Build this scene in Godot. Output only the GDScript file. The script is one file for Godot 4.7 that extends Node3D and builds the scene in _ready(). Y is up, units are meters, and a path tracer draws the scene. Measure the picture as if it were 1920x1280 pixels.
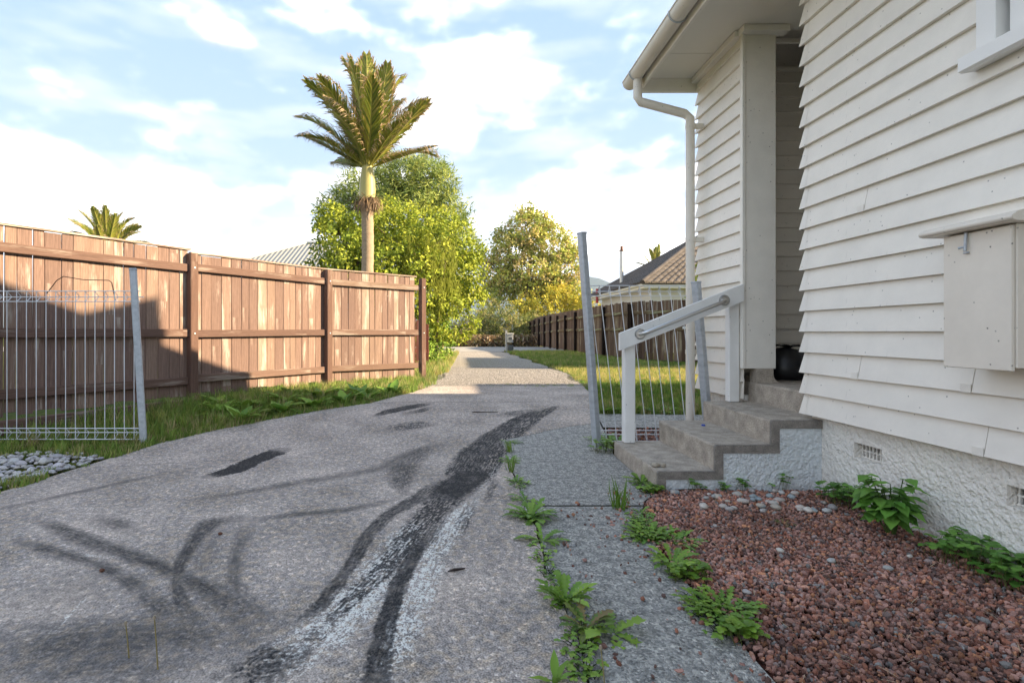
extends Node3D
# A shaded concrete driveway beside a white weatherboard house. x is right, y is up, and depth d runs away from the camera (z = -d).

const EYE := 1.10            # camera height over the near ground
const COVER := 0.145         # height of one weatherboard course
const WALL := 2.47           # x of the house wall
var rng := RandomNumberGenerator.new()
var M := {}
var used_names := {}


class MB:
	var v := PackedVector3Array()
	var n := PackedVector3Array()
	var uv := PackedVector2Array()
	var c := PackedColorArray()
	var ix := PackedInt32Array()
	var col := Color.WHITE
	var tint := false

	func vert(p: Vector3, nn: Vector3, t := Vector2.ZERO) -> int:
		v.append(p)
		n.append(nn)
		uv.append(t)
		c.append(col)
		return v.size() - 1

	func tri(a: int, b: int, d: int) -> void:
		var g := (v[b] - v[a]).cross(v[d] - v[a])
		ix.append(a)
		if g.dot(n[a] + n[b] + n[d]) > 0.0:
			ix.append(d)
			ix.append(b)
		else:
			ix.append(b)
			ix.append(d)

	func poly(p: Array, nn: Vector3, t: Array = []) -> void:
		var f := v.size()
		for i in p.size():
			vert(p[i], nn, t[i] if t.size() else Vector2(p[i].x + p[i].z, p[i].y))
		for i in range(1, p.size() - 1):
			tri(f, f + i, f + i + 1)

	func face(p: Array, centre: Vector3, t: Array = []) -> void:
		var nn: Vector3 = (p[1] - p[0]).cross(p[2] - p[0]).normalized()
		var m := Vector3.ZERO
		for q in p:
			m += q
		if nn.dot(m / p.size() - centre) < 0.0:
			nn = -nn
		poly(p, nn, t)

	# A box with chamfered edges: o is its centre, b its axes, s its full size. u0..u1 across and v along the longest side.
	func cbox(o: Vector3, s: Vector3, b := Basis.IDENTITY, k := 0.004, u0 := 0.0, u1 := 1.0, vs := 1.0, v0 := 0.0) -> void:
		var h := s * 0.5
		k = minf(k, minf(h.x, minf(h.y, h.z)) * 0.6)
		var along := s.max_axis_index()
		var q := func(l: Vector3) -> Vector3: return o + b * l
		var tx := func(l: Vector3, face_axis: int) -> Vector2:
			var cross := 3 - along - face_axis if face_axis != along else (along + 1) % 3
			var a: float = l[along] if face_axis != along else l[(along + 2) % 3]
			return Vector2(lerpf(u0, u1, clampf(l[cross] / s[cross] + 0.5, 0.0, 1.0)), v0 + (a + h[along]) * vs)
		for ax in 3:
			var e1 := (ax + 1) % 3
			var e2 := (ax + 2) % 3
			for sg in [-1.0, 1.0]:
				var ps := []
				var ts := []
				for cc in [[-1, -1], [1, -1], [1, 1], [-1, 1]]:
					var l := Vector3.ZERO
					l[ax] = h[ax] * sg
					l[e1] = (h[e1] - k) * cc[0]
					l[e2] = (h[e2] - k) * cc[1]
					ps.append(q.call(l))
					ts.append(tx.call(l, ax))
				var nn := Vector3.ZERO
				nn[ax] = sg
				poly(ps, b * nn, ts)
			# the chamfers along axis ax
			for s1 in [-1.0, 1.0]:
				for s2 in [-1.0, 1.0]:
					var ps := []
					var ts := []
					for w in [[0, -1], [0, 1], [1, 1], [1, -1]]:
						var l := Vector3.ZERO
						l[ax] = (h[ax] - k) * w[1]
						l[e1] = (h[e1] - (k if w[0] == 1 else 0.0)) * s1
						l[e2] = (h[e2] - (k if w[0] == 0 else 0.0)) * s2
						ps.append(q.call(l))
						ts.append(tx.call(l, e1))
					var nn := Vector3.ZERO
					nn[e1] = s1
					nn[e2] = s2
					poly(ps, (b * nn).normalized(), ts)
		for sx in [-1.0, 1.0]:
			for sy in [-1.0, 1.0]:
				for sz in [-1.0, 1.0]:
					var sg := Vector3(sx, sy, sz)
					var ps := []
					for a in 3:
						var l := (h - Vector3(k, k, k)) * sg
						l[a] = h[a] * sg[a]
						ps.append(q.call(l))
					poly(ps, (b * sg).normalized(), [Vector2(u0, v0), Vector2(u0, v0), Vector2(u0, v0)])

	# A beam from a to c, w wide (across) and h high (towards up).
	func beam(a: Vector3, e: Vector3, up: Vector3, w: float, h: float, k := 0.004, u0 := 0.0, u1 := 1.0, vs := 1.0, v0 := 0.0) -> void:
		var z := (e - a).normalized()
		var x := up.cross(z).normalized()
		cbox((a + e) * 0.5, Vector3(w, h, (e - a).length()), Basis(x, z.cross(x), z), k, u0, u1, vs, v0)

	# A tube along points with radii.
	func tube(p: Array, r: Array, sides := 8, caps := true) -> void:
		var rings := []
		var x := Vector3.ZERO
		for i in p.size():
			var t: Vector3 = (p[mini(i + 1, p.size() - 1)] - p[maxi(i - 1, 0)]).normalized()
			if x == Vector3.ZERO:
				x = t.cross(Vector3.UP if absf(t.y) < 0.9 else Vector3.RIGHT).normalized()
			x = (x - t * x.dot(t)).normalized()
			var y := t.cross(x)
			var ring := []
			for k in sides + 1:
				var a := TAU * k / sides
				var d := x * cos(a) + y * sin(a)
				ring.append(vert(p[i] + d * r[i], d, Vector2(float(k) / sides, float(i))))
			rings.append(ring)
		for i in p.size() - 1:
			for k in sides:
				tri(rings[i][k], rings[i + 1][k], rings[i + 1][k + 1])
				tri(rings[i][k], rings[i + 1][k + 1], rings[i][k + 1])
		if caps:
			for e in [0, p.size() - 1]:
				var nn: Vector3 = (p[0] - p[1] if e == 0 else p[e] - p[e - 1]).normalized()
				var q := []
				for k in sides:
					q.append(v[rings[e][k]])
				poly(q, nn)

	# A flat outline (2-D, any winding) swept along az from o.
	func prism(pts: PackedVector2Array, o: Vector3, ax: Vector3, ay: Vector3, az: Vector3, caps := true, smooth := false) -> void:
		if Geometry2D.is_polygon_clockwise(pts):
			pts.reverse()
		var flip := 1.0
		if ax.cross(ay).dot(az) == 0.0:
			flip = 1.0
		var m := pts.size()
		var run := 0.0
		for i in m:
			var a := pts[i]
			var b := pts[(i + 1) % m]
			var e := (b - a).normalized()
			var nn := (ax * e.y - ay * e.x).normalized() * flip
			var na := nn
			var nb := nn
			if smooth:
				var ep := (a - pts[(i + m - 1) % m]).normalized()
				var en := (pts[(i + 2) % m] - b).normalized()
				if ep.dot(e) > 0.7:
					na = (nn + (ax * ep.y - ay * ep.x).normalized()).normalized()
				if en.dot(e) > 0.7:
					nb = (nn + (ax * en.y - ay * en.x).normalized()).normalized()
			var L := (b - a).length()
			var pa := o + ax * a.x + ay * a.y
			var pb := o + ax * b.x + ay * b.y
			var l := az.length()
			var i0 := vert(pa, na, Vector2(run, 0))
			var i1 := vert(pb, nb, Vector2(run + L, 0))
			var i2 := vert(pb + az, nb, Vector2(run + L, l))
			var i3 := vert(pa + az, na, Vector2(run, l))
			tri(i0, i1, i2)
			tri(i0, i2, i3)
			run += L
		if caps:
			var t := Geometry2D.triangulate_polygon(pts)
			var az1 := az.normalized()
			for e in 2:
				var f := v.size()
				for p in pts:
					vert(o + ax * p.x + ay * p.y + az * float(e), az1 * (1.0 if e == 1 else -1.0), p)
				for k in range(0, t.size(), 3):
					tri(f + t[k], f + t[k + 1], f + t[k + 2])

	# A leaf: a bent, folded strip whose half widths follow prof.
	func leaf(o: Vector3, dir: Vector3, up: Vector3, L: float, W: float, prof: Array, bend := 0.6, fold := 0.3, wave := 0.0) -> void:
		dir = dir.normalized()
		var side := dir.cross(up)
		if side.length() < 0.01:
			side = dir.cross(Vector3(0.7, 0.1, 0.7))
		side = side.normalized()
		var m := prof.size() - 1
		var p := o
		var f := v.size()
		for i in m + 1:
			var d := dir.rotated(side, -bend * float(i) / m)
			var nn := side.cross(d).normalized()
			if i > 0:
				p += d * (L / m)
			var w: float = W * 0.5 * prof[i]
			var lift := nn * (fold * w + wave * W * sin(i * 2.1))
			var t := float(i) / m
			vert(p - side * w + lift, (nn + side * fold).normalized(), Vector2(0, t))
			vert(p, nn, Vector2(0.5, t))
			vert(p + side * w + lift, (nn - side * fold).normalized(), Vector2(1, t))
		for i in m:
			var a := f + i * 3
			for k in 2:
				if prof[i] > 0.0:
					tri(a + k, a + k + 1, a + k + 3)
				if prof[i + 1] > 0.0 or k == 0:
					tri(a + k + 1, a + k + 4, a + k + 3)

	func mesh(m: Material) -> ArrayMesh:
		var a := []
		a.resize(Mesh.ARRAY_MAX)
		a[Mesh.ARRAY_VERTEX] = v
		a[Mesh.ARRAY_NORMAL] = n
		a[Mesh.ARRAY_TEX_UV] = uv
		if tint:
			a[Mesh.ARRAY_COLOR] = c
		a[Mesh.ARRAY_INDEX] = ix
		var r := ArrayMesh.new()
		r.add_surface_from_arrays(Mesh.PRIMITIVE_TRIANGLES, a)
		r.surface_set_material(0, m)
		return r


func P(x: float, y: float, d: float) -> Vector3:
	return Vector3(x, y, -d)


func gh(x: float, d: float) -> float:       # height of the ground
	return 0.2 * smoothstep(4.0, 7.5, d - 0.1 * x)


func tinted() -> MB:
	var b := MB.new()
	b.tint = true
	return b


func numbered(s: String) -> String:
	if not used_names.has(s):
		used_names[s] = 0
		return s
	used_names[s] += 1
	return "%s_%03d" % [s, used_names[s]]


func tag(o: Node3D, label: String, category: String, group := "") -> void:
	o.set_meta("label", label)
	o.set_meta("category", category)
	if group:
		o.set_meta("group", group)


func thing(called: String, label: String, category: String, at := Vector3.ZERO, group := "") -> Node3D:
	var o := Node3D.new()
	o.name = numbered(called)
	add_child(o)
	o.position = at
	tag(o, label, category, group)
	return o


func part(called: String, b: MB, m: Material, parent: Node3D, at := Vector3.ZERO) -> MeshInstance3D:
	return inst(called, b.mesh(m), parent, at)


func inst(called: String, me: Mesh, parent: Node3D, at := Vector3.ZERO) -> MeshInstance3D:
	var o := MeshInstance3D.new()
	o.name = called
	o.mesh = me
	parent.add_child(o, true)
	o.position = at
	return o


func single(called: String, b: MB, m: Material, label: String, category: String, at := Vector3.ZERO, group := "") -> MeshInstance3D:
	var o := part(numbered(called), b, m, self, at)
	tag(o, label, category, group)
	return o


func struct(called: String, b: MB, m: Material, kind := "structure") -> MeshInstance3D:
	var o := part(numbered(called), b, m, self)
	o.set_meta("kind", kind)
	return o


func stuff(called: String, me: Mesh, where: Array, colors: Array, label: String, category: String, parent: Node3D = self) -> void:
	var mm := MultiMesh.new()
	mm.transform_format = MultiMesh.TRANSFORM_3D
	mm.use_colors = true
	mm.mesh = me
	mm.instance_count = where.size()
	for i in where.size():
		mm.set_instance_transform(i, where[i])
		mm.set_instance_color(i, colors[i])
	var o := MultiMeshInstance3D.new()
	o.name = numbered(called)
	o.multimesh = mm
	parent.add_child(o)
	o.set_meta("kind", "stuff")
	if label:
		o.set_meta("label", label)
		o.set_meta("category", category)


# ------------------------------------------------------------------ materials

func lin(r: float, g: float, b: float) -> Color:
	return Color(r, g, b).linear_to_srgb()


func mat(called: String, c: Color, rough := 0.8, spec := 0.5) -> StandardMaterial3D:
	var m := StandardMaterial3D.new()
	m.resource_name = called
	m.albedo_color = c
	m.roughness = rough
	m.metallic_specular = spec
	M[called] = m
	return m


func noise(kind: int, freq: float, s: int, octaves := 4) -> FastNoiseLite:
	var f := FastNoiseLite.new()
	f.noise_type = kind
	f.frequency = freq
	f.seed = s
	f.fractal_octaves = octaves
	f.fractal_type = FastNoiseLite.FRACTAL_FBM if octaves > 1 else FastNoiseLite.FRACTAL_NONE
	return f


func grey(f: FastNoiseLite, w: int, h: int, seamless := true) -> PackedByteArray:
	var im := f.get_seamless_image(w, h) if seamless else f.get_image(w, h)
	im.convert(Image.FORMAT_L8)
	return im.get_data()


func rgb_tex(w: int, h: int, data: PackedByteArray) -> ImageTexture:
	return ImageTexture.create_from_image(Image.create_from_data(w, h, false, Image.FORMAT_RGB8, data))


func l_tex(w: int, h: int, data: PackedByteArray) -> ImageTexture:
	return ImageTexture.create_from_image(Image.create_from_data(w, h, false, Image.FORMAT_L8, data))


# Two grey patterns through a ramp of colours (sRGB): mixed share of the second pattern.
func ramp_tex(w: int, a: PackedByteArray, b: PackedByteArray, share: float, stops: Array) -> ImageTexture:
	var lut := PackedByteArray()
	lut.resize(768)
	for i in 256:
		var t := i / 255.0
		var k := 0
		while k < stops.size() - 2 and t > stops[k + 1][0]:
			k += 1
		var c: Color = stops[k][1].lerp(stops[k + 1][1], clampf((t - stops[k][0]) / (stops[k + 1][0] - stops[k][0]), 0, 1))
		lut[i * 3] = int(c.r * 255)
		lut[i * 3 + 1] = int(c.g * 255)
		lut[i * 3 + 2] = int(c.b * 255)
	var out := PackedByteArray()
	out.resize(a.size() * 3)
	for i in a.size():
		var q := clampi(int(a[i] * (1.0 - share) + b[i] * share), 0, 255) * 3
		out[i * 3] = lut[q]
		out[i * 3 + 1] = lut[q + 1]
		out[i * 3 + 2] = lut[q + 2]
	return rgb_tex(w, a.size() / w, out)


func tri_map(m: StandardMaterial3D, t: Texture2D, scale: float, bump: Texture2D = null, depth := 0.5, world := true) -> void:
	m.albedo_texture = t
	m.uv1_triplanar = true
	m.uv1_world_triplanar = world
	m.uv1_scale = Vector3(scale, scale, scale)
	if bump:
		m.heightmap_enabled = true
		m.heightmap_texture = bump
		m.heightmap_scale = depth


# Eight boards side by side in one picture: grain runs down it, wear and lichen eat into the stain.
func board_atlas(cols: Array, worn: Color, pale: Array, s: int) -> ImageTexture:
	var w := 512
	var h := 512
	var grain := noise(FastNoiseLite.TYPE_SIMPLEX_SMOOTH, 0.02, s, 3)
	var wear := noise(FastNoiseLite.TYPE_SIMPLEX_SMOOTH, 0.016, s + 1, 5)
	var out := PackedByteArray()
	out.resize(w * h * 3)
	for x in w:
		var k := x / 64
		var base: Color = cols[k]
		var amount: float = pale[k]
		for y in h:
			var gr := grain.get_noise_2d(x * 9.0, y * 0.25 + k * 900.0)
			var fine := grain.get_noise_2d(x * 31.0, y * 1.6 + k * 1300.0)
			var we := wear.get_noise_2d(x * 0.8, y * 0.2 + k * 700.0)
			var c := base * (1.0 + 0.17 * gr + 0.13 * fine)
			var t := clampf((we * 1.3 + amount + 0.22 * fine + 0.2 * gr - 0.42) * 1.9, 0.0, 0.8)
			c = c.lerp(worn * (1.0 + 0.18 * gr + 0.1 * fine), t)
			var i := (y * w + x) * 3
			out[i] = clampi(int(c.r * 255), 0, 255)
			out[i + 1] = clampi(int(c.g * 255), 0, 255)
			out[i + 2] = clampi(int(c.b * 255), 0, 255)
	return rgb_tex(w, h, out)


func make_materials() -> void:
	var S := FastNoiseLite.TYPE_SIMPLEX_SMOOTH
	var fine := grey(noise(S, 0.09, 3, 4), 512, 512)
	var broad := grey(noise(S, 0.012, 4, 5), 512, 512)
	var cell := noise(FastNoiseLite.TYPE_CELLULAR, 0.11, 7, 1)
	cell.cellular_return_type = FastNoiseLite.RETURN_CELL_VALUE
	var cells := grey(cell, 512, 512)
	var cell2 := noise(FastNoiseLite.TYPE_CELLULAR, 0.11, 7, 1)
	cell2.cellular_return_type = FastNoiseLite.RETURN_DISTANCE2_SUB
	var pits := grey(cell2, 512, 512)

	# painted boards: faint brushing, fly specks and dirt marks
	var paint := PackedByteArray()
	paint.resize(512 * 512 * 3)
	for i in 512 * 512:
		var t := 0.955 + 0.045 * (broad[i] / 255.0) + 0.012 * (fine[i] / 255.0 - 0.5)
		paint[i * 3] = int(255 * minf(1, t))
		paint[i * 3 + 1] = int(255 * minf(1, t * 0.998))
		paint[i * 3 + 2] = int(255 * minf(1, t * 0.99))
	rng.seed = 5
	for k in 95:
		var x := rng.randi_range(2, 509)
		var y := rng.randi_range(2, 509)
		var dk := rng.randf_range(0.2, 0.75)
		for e in [[0, 0, 1.0], [1, 0, 0.8], [0, 1, 0.9], [1, 1, 0.5 if rng.randf() < 0.4 else 0.2]]:
			var i: int = ((y + e[1]) * 512 + x + e[0]) * 3
			for q in 3:
				paint[i + q] = int(paint[i + q] * (1.0 - (1.0 - dk) * e[2]))
	var paint_tex := rgb_tex(512, 512, paint)
	var paint_bump := l_tex(512, 512, fine)
	for a in [["board_paint", 0.845, 0.805, 0.74], ["trim_paint", 0.85, 0.82, 0.76], ["gutter_paint", 0.76, 0.715, 0.64], ["box_paint", 0.76, 0.70, 0.62], ["post_paint", 0.80, 0.80, 0.79]]:
		var m := mat(a[0], lin(a[1], a[2], a[3]), 0.5)
		tri_map(m, paint_tex, 0.62, paint_bump, 0.06)
	# rough cast plaster
	var stuc := PackedByteArray()
	stuc.resize(512 * 512)
	var lump := grey(noise(S, 0.035, 11, 3), 512, 512)
	for i in stuc.size():
		stuc[i] = clampi(int(lump[i] * 0.7 + fine[i] * 0.3), 0, 255)
	var stuc_tex := l_tex(512, 512, stuc)
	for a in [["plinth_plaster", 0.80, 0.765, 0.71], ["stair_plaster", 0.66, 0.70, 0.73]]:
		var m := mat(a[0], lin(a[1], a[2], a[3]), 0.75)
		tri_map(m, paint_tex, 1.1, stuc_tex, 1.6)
	# concretes
	var conc := ramp_tex(512, broad, fine, 0.5, [[0.0, Color(0.44, 0.42, 0.395)], [0.35, Color(0.60, 0.575, 0.545)], [0.6, Color(0.68, 0.65, 0.615)], [1.0, Color(0.82, 0.79, 0.75)]])
	var m_step := mat("step_concrete", lin(1.0, 0.965, 0.90), 0.9, 0.35)
	tri_map(m_step, conc, 1.3, l_tex(512, 512, fine), 0.35)
	var m_band := mat("band_concrete", lin(0.62, 0.62, 0.62), 0.9, 0.35)
	tri_map(m_band, conc, 1.9, l_tex(512, 512, fine), 0.5)
	var agg := ramp_tex(512, cells, broad, 0.42, [[0.0, Color(0.36, 0.36, 0.355)], [0.35, Color(0.53, 0.53, 0.52)], [0.6, Color(0.645, 0.64, 0.625)], [0.8, Color(0.77, 0.76, 0.735)], [1.0, Color(0.96, 0.94, 0.91)]])
	var m_path := mat("path_concrete", lin(1, 0.98, 0.94), 0.88, 0.4)
	tri_map(m_path, agg, 2.1, l_tex(512, 512, pits), 0.8)
	var m_gravel := mat("gravel", Color.WHITE, 0.95, 0.3)
	tri_map(m_gravel, ramp_tex(512, cells, broad, 0.4, [[0.0, Color(0.46, 0.435, 0.40)], [0.45, Color(0.62, 0.59, 0.555)], [0.7, Color(0.70, 0.67, 0.635)], [1.0, Color(0.83, 0.81, 0.78)]]), 1.3, l_tex(512, 512, pits), 1.5)
	var m_road := mat("street_seal", Color.WHITE, 0.95, 0.3)
	tri_map(m_road, ramp_tex(512, broad, fine, 0.5, [[0.0, Color(0.5, 0.49, 0.47)], [1.0, Color(0.68, 0.66, 0.63)]]), 0.3)
	var m_soil := mat("soil", Color.WHITE, 1.0, 0.2)
	tri_map(m_soil, ramp_tex(512, broad, fine, 0.45, [[0.0, Color(0.16, 0.13, 0.095)], [0.5, Color(0.27, 0.225, 0.165)], [1.0, Color(0.42, 0.36, 0.27)]]), 0.9, l_tex(512, 512, fine), 1.5)
	var m_ground := mat("turf_ground", Color.WHITE, 1.0, 0.2)
	tri_map(m_ground, ramp_tex(512, broad, fine, 0.5, [[0.0, Color(0.17, 0.19, 0.075)], [0.45, Color(0.27, 0.31, 0.115)], [0.75, Color(0.38, 0.385, 0.17)], [1.0, Color(0.50, 0.45, 0.25)]]), 0.23)
	var m_bed := mat("scoria_bed_soil", Color.WHITE, 1.0, 0.2)
	tri_map(m_bed, ramp_tex(512, cells, fine, 0.4, [[0.0, Color(0.13, 0.085, 0.07)], [0.5, Color(0.25, 0.15, 0.12)], [1.0, Color(0.40, 0.25, 0.20)]]), 1.6, l_tex(512, 512, pits), 1.0)

	# timber
	var b1 := Color(0.48, 0.395, 0.355)
	var b2 := Color(0.515, 0.43, 0.385)
	var b3 := Color(0.45, 0.37, 0.335)
	var tan1 := Color(0.52, 0.435, 0.385)
	M.paling_tex = board_atlas([b1, b2, b3, tan1, b2, b1, Color(0.565, 0.49, 0.435), tan1], Color(0.665, 0.625, 0.58), [0.10, 0.2, 0.06, 0.14, 0.30, 0.24, 0.30, 0.10], 40)
	var m_pal := mat("paling_wood", Color.WHITE, 0.9, 0.25)
	m_pal.albedo_texture = M.paling_tex
	m_pal.heightmap_enabled = true
	m_pal.heightmap_texture = M.paling_tex
	m_pal.heightmap_scale = 0.12
	var m_rail := mat("rail_wood", lin(0.72, 0.68, 0.66), 0.9, 0.25)
	m_rail.albedo_texture = M.paling_tex
	m_rail.heightmap_enabled = true
	m_rail.heightmap_texture = M.paling_tex
	m_rail.heightmap_scale = 0.1
	var m_post := mat("fence_post_wood", lin(0.66, 0.60, 0.57), 0.85, 0.25)
	m_post.albedo_texture = M.paling_tex
	var m_cap := mat("cap_wood", Color.WHITE, 0.9, 0.25)
	m_cap.albedo_texture = board_atlas([tan1, tan1, Color(0.6, 0.52, 0.42), tan1, tan1, Color(0.62, 0.54, 0.44), tan1, tan1], Color(0.80, 0.765, 0.70), [0.5, 0.55, 0.42, 0.6, 0.45, 0.5, 0.52, 0.4], 60)
	var g1 := Color(0.37, 0.30, 0.255)
	var g2 := Color(0.43, 0.355, 0.30)
	var grey_tex := board_atlas([g1, g2, g1, Color(0.33, 0.265, 0.225), g2, g1, g2, Color(0.48, 0.41, 0.35)], Color(0.62, 0.585, 0.5), [0.1, 0.15, -0.1, 0.0, 0.22, 0.05, 0.3, 0.1], 80)
	var m_grey := mat("grey_paling_wood", Color.WHITE, 0.9, 0.25)
	m_grey.albedo_texture = grey_tex
	var m_lich := mat("lichen_rail_wood", lin(0.92, 0.98, 0.86), 0.95, 0.2)
	m_lich.albedo_texture = board_atlas([g2, g1, g2, g1, g2, g2, g1, g2], Color(0.63, 0.64, 0.54), [0.45, 0.5, 0.4, 0.55, 0.35, 0.5, 0.45, 0.5], 95)
	var m_dark := mat("tarred_post_wood", lin(0.16, 0.14, 0.13), 0.9, 0.25)
	m_dark.albedo_texture = grey_tex
	var m_red := mat("red_fence_wood", lin(0.95, 0.52, 0.46), 0.85, 0.3)
	m_red.albedo_texture = M.paling_tex

	# metals
	var m_galv := mat("galvanised", lin(0.58, 0.61, 0.64), 0.5, 0.5)
	m_galv.metallic = 0.35
	tri_map(m_galv, ramp_tex(512, broad, fine, 0.4, [[0.0, Color(0.62, 0.63, 0.64)], [0.4, Color(0.86, 0.87, 0.88)], [1.0, Color(1, 1, 1)]]), 3.0)
	var m_wire := mat("galvanised_wire", lin(0.72, 0.74, 0.77), 0.5)
	m_wire.metallic = 0.15
	var m_ss := mat("brushed_steel", lin(0.62, 0.61, 0.59), 0.28)
	m_ss.metallic = 1.0
	var m_flue := mat("flue_steel", lin(0.60, 0.58, 0.55), 0.4)
	m_flue.metallic = 0.6
	mat("rust", lin(0.20, 0.09, 0.05), 0.9)
	mat("rusty_wire", lin(0.10, 0.06, 0.045), 0.85)
	mat("red_paint", lin(0.42, 0.045, 0.04), 0.6)
	mat("black_plastic", lin(0.012, 0.012, 0.014), 0.38)
	mat("blue_plastic", lin(0.03, 0.08, 0.42), 0.4)
	mat("dark_void", lin(0.03, 0.03, 0.03), 0.9)
	mat("ceiling_paint", lin(0.76, 0.73, 0.65), 0.7)
	mat("curtain", lin(0.35, 0.36, 0.38), 0.9)
	mat("house_render", lin(0.66, 0.64, 0.58), 0.8)
	mat("fascia_cream", lin(0.74, 0.70, 0.58), 0.6)
	mat("lead_grey", lin(0.33, 0.35, 0.37), 0.5)
	mat("dpc_sheet", lin(0.02, 0.022, 0.025), 0.6)
	mat("mailbox_grey", lin(0.42, 0.42, 0.41), 0.6)
	mat("mailbox_dark", lin(0.08, 0.09, 0.10), 0.5)
	mat("sill_paint", lin(0.80, 0.79, 0.765), 0.45)
	var m_tile := mat("roof_tile", Color.WHITE, 0.9, 0.3)
	tri_map(m_tile, ramp_tex(512, broad, fine, 0.5, [[0.0, Color(0.24, 0.225, 0.215)], [0.5, Color(0.35, 0.325, 0.305)], [1.0, Color(0.48, 0.445, 0.415)]]), 0.35)
	var m_iron := mat("roof_iron", lin(0.27, 0.28, 0.28), 0.6)
	m_iron.metallic = 0.2
	var glass := mat("window_glass", Color(0.75, 0.85, 0.9, 0.15), 0.02)
	glass.transparency = BaseMaterial3D.TRANSPARENCY_ALPHA

	# what grows: vertex colours carry the leaf colours
	for a in [["leaf", 0.75, Color(0.22, 0.26, 0.08)], ["glossy_leaf", 0.38, Color(0.18, 0.24, 0.08)], ["frond", 0.45, Color(0.2, 0.22, 0.07)], ["grass_blade", 0.6, Color(0.25, 0.3, 0.1)], ["weed_leaf", 0.5, Color(0.22, 0.3, 0.1)]]:
		var m := mat(a[0], Color.WHITE, a[1], 0.4)
		m.vertex_color_use_as_albedo = true
		m.backlight_enabled = true
		m.backlight = Color(0.78, 0.78, 0.78)
	var m_stone := mat("stone", Color.WHITE, 0.85, 0.35)
	m_stone.vertex_color_use_as_albedo = true
	tri_map(m_stone, ramp_tex(512, fine, broad, 0.3, [[0.0, Color(0.72, 0.7, 0.68)], [1.0, Color(1, 1, 1)]]), 6.0, l_tex(512, 512, fine), 0.2)
	var bark := ramp_tex(512, fine, broad, 0.5, [[0.0, Color(0.30, 0.26, 0.22)], [1.0, Color(0.55, 0.49, 0.42)]])
	var m_bark := mat("bark", Color.WHITE, 0.95, 0.2)
	tri_map(m_bark, bark, 2.0, l_tex(512, 512, fine), 1.0)
	var m_trunk := mat("palm_trunk_bark", lin(0.95, 0.92, 0.87), 0.9, 0.2)
	tri_map(m_trunk, ramp_tex(512, fine, broad, 0.4, [[0.0, Color(0.50, 0.43, 0.36)], [1.0, Color(0.78, 0.71, 0.62)]]), 2.0, l_tex(512, 512, fine), 0.5)
	mat("crownshaft_skin", lin(0.42, 0.37, 0.12), 0.45)
	mat("bush_hill", lin(0.05, 0.075, 0.055), 1.0)
	make_drive_texture("near_drive_concrete", 1.2, 4.4)
	make_drive_texture("far_drive_concrete", 4.4, 8.8)


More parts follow.
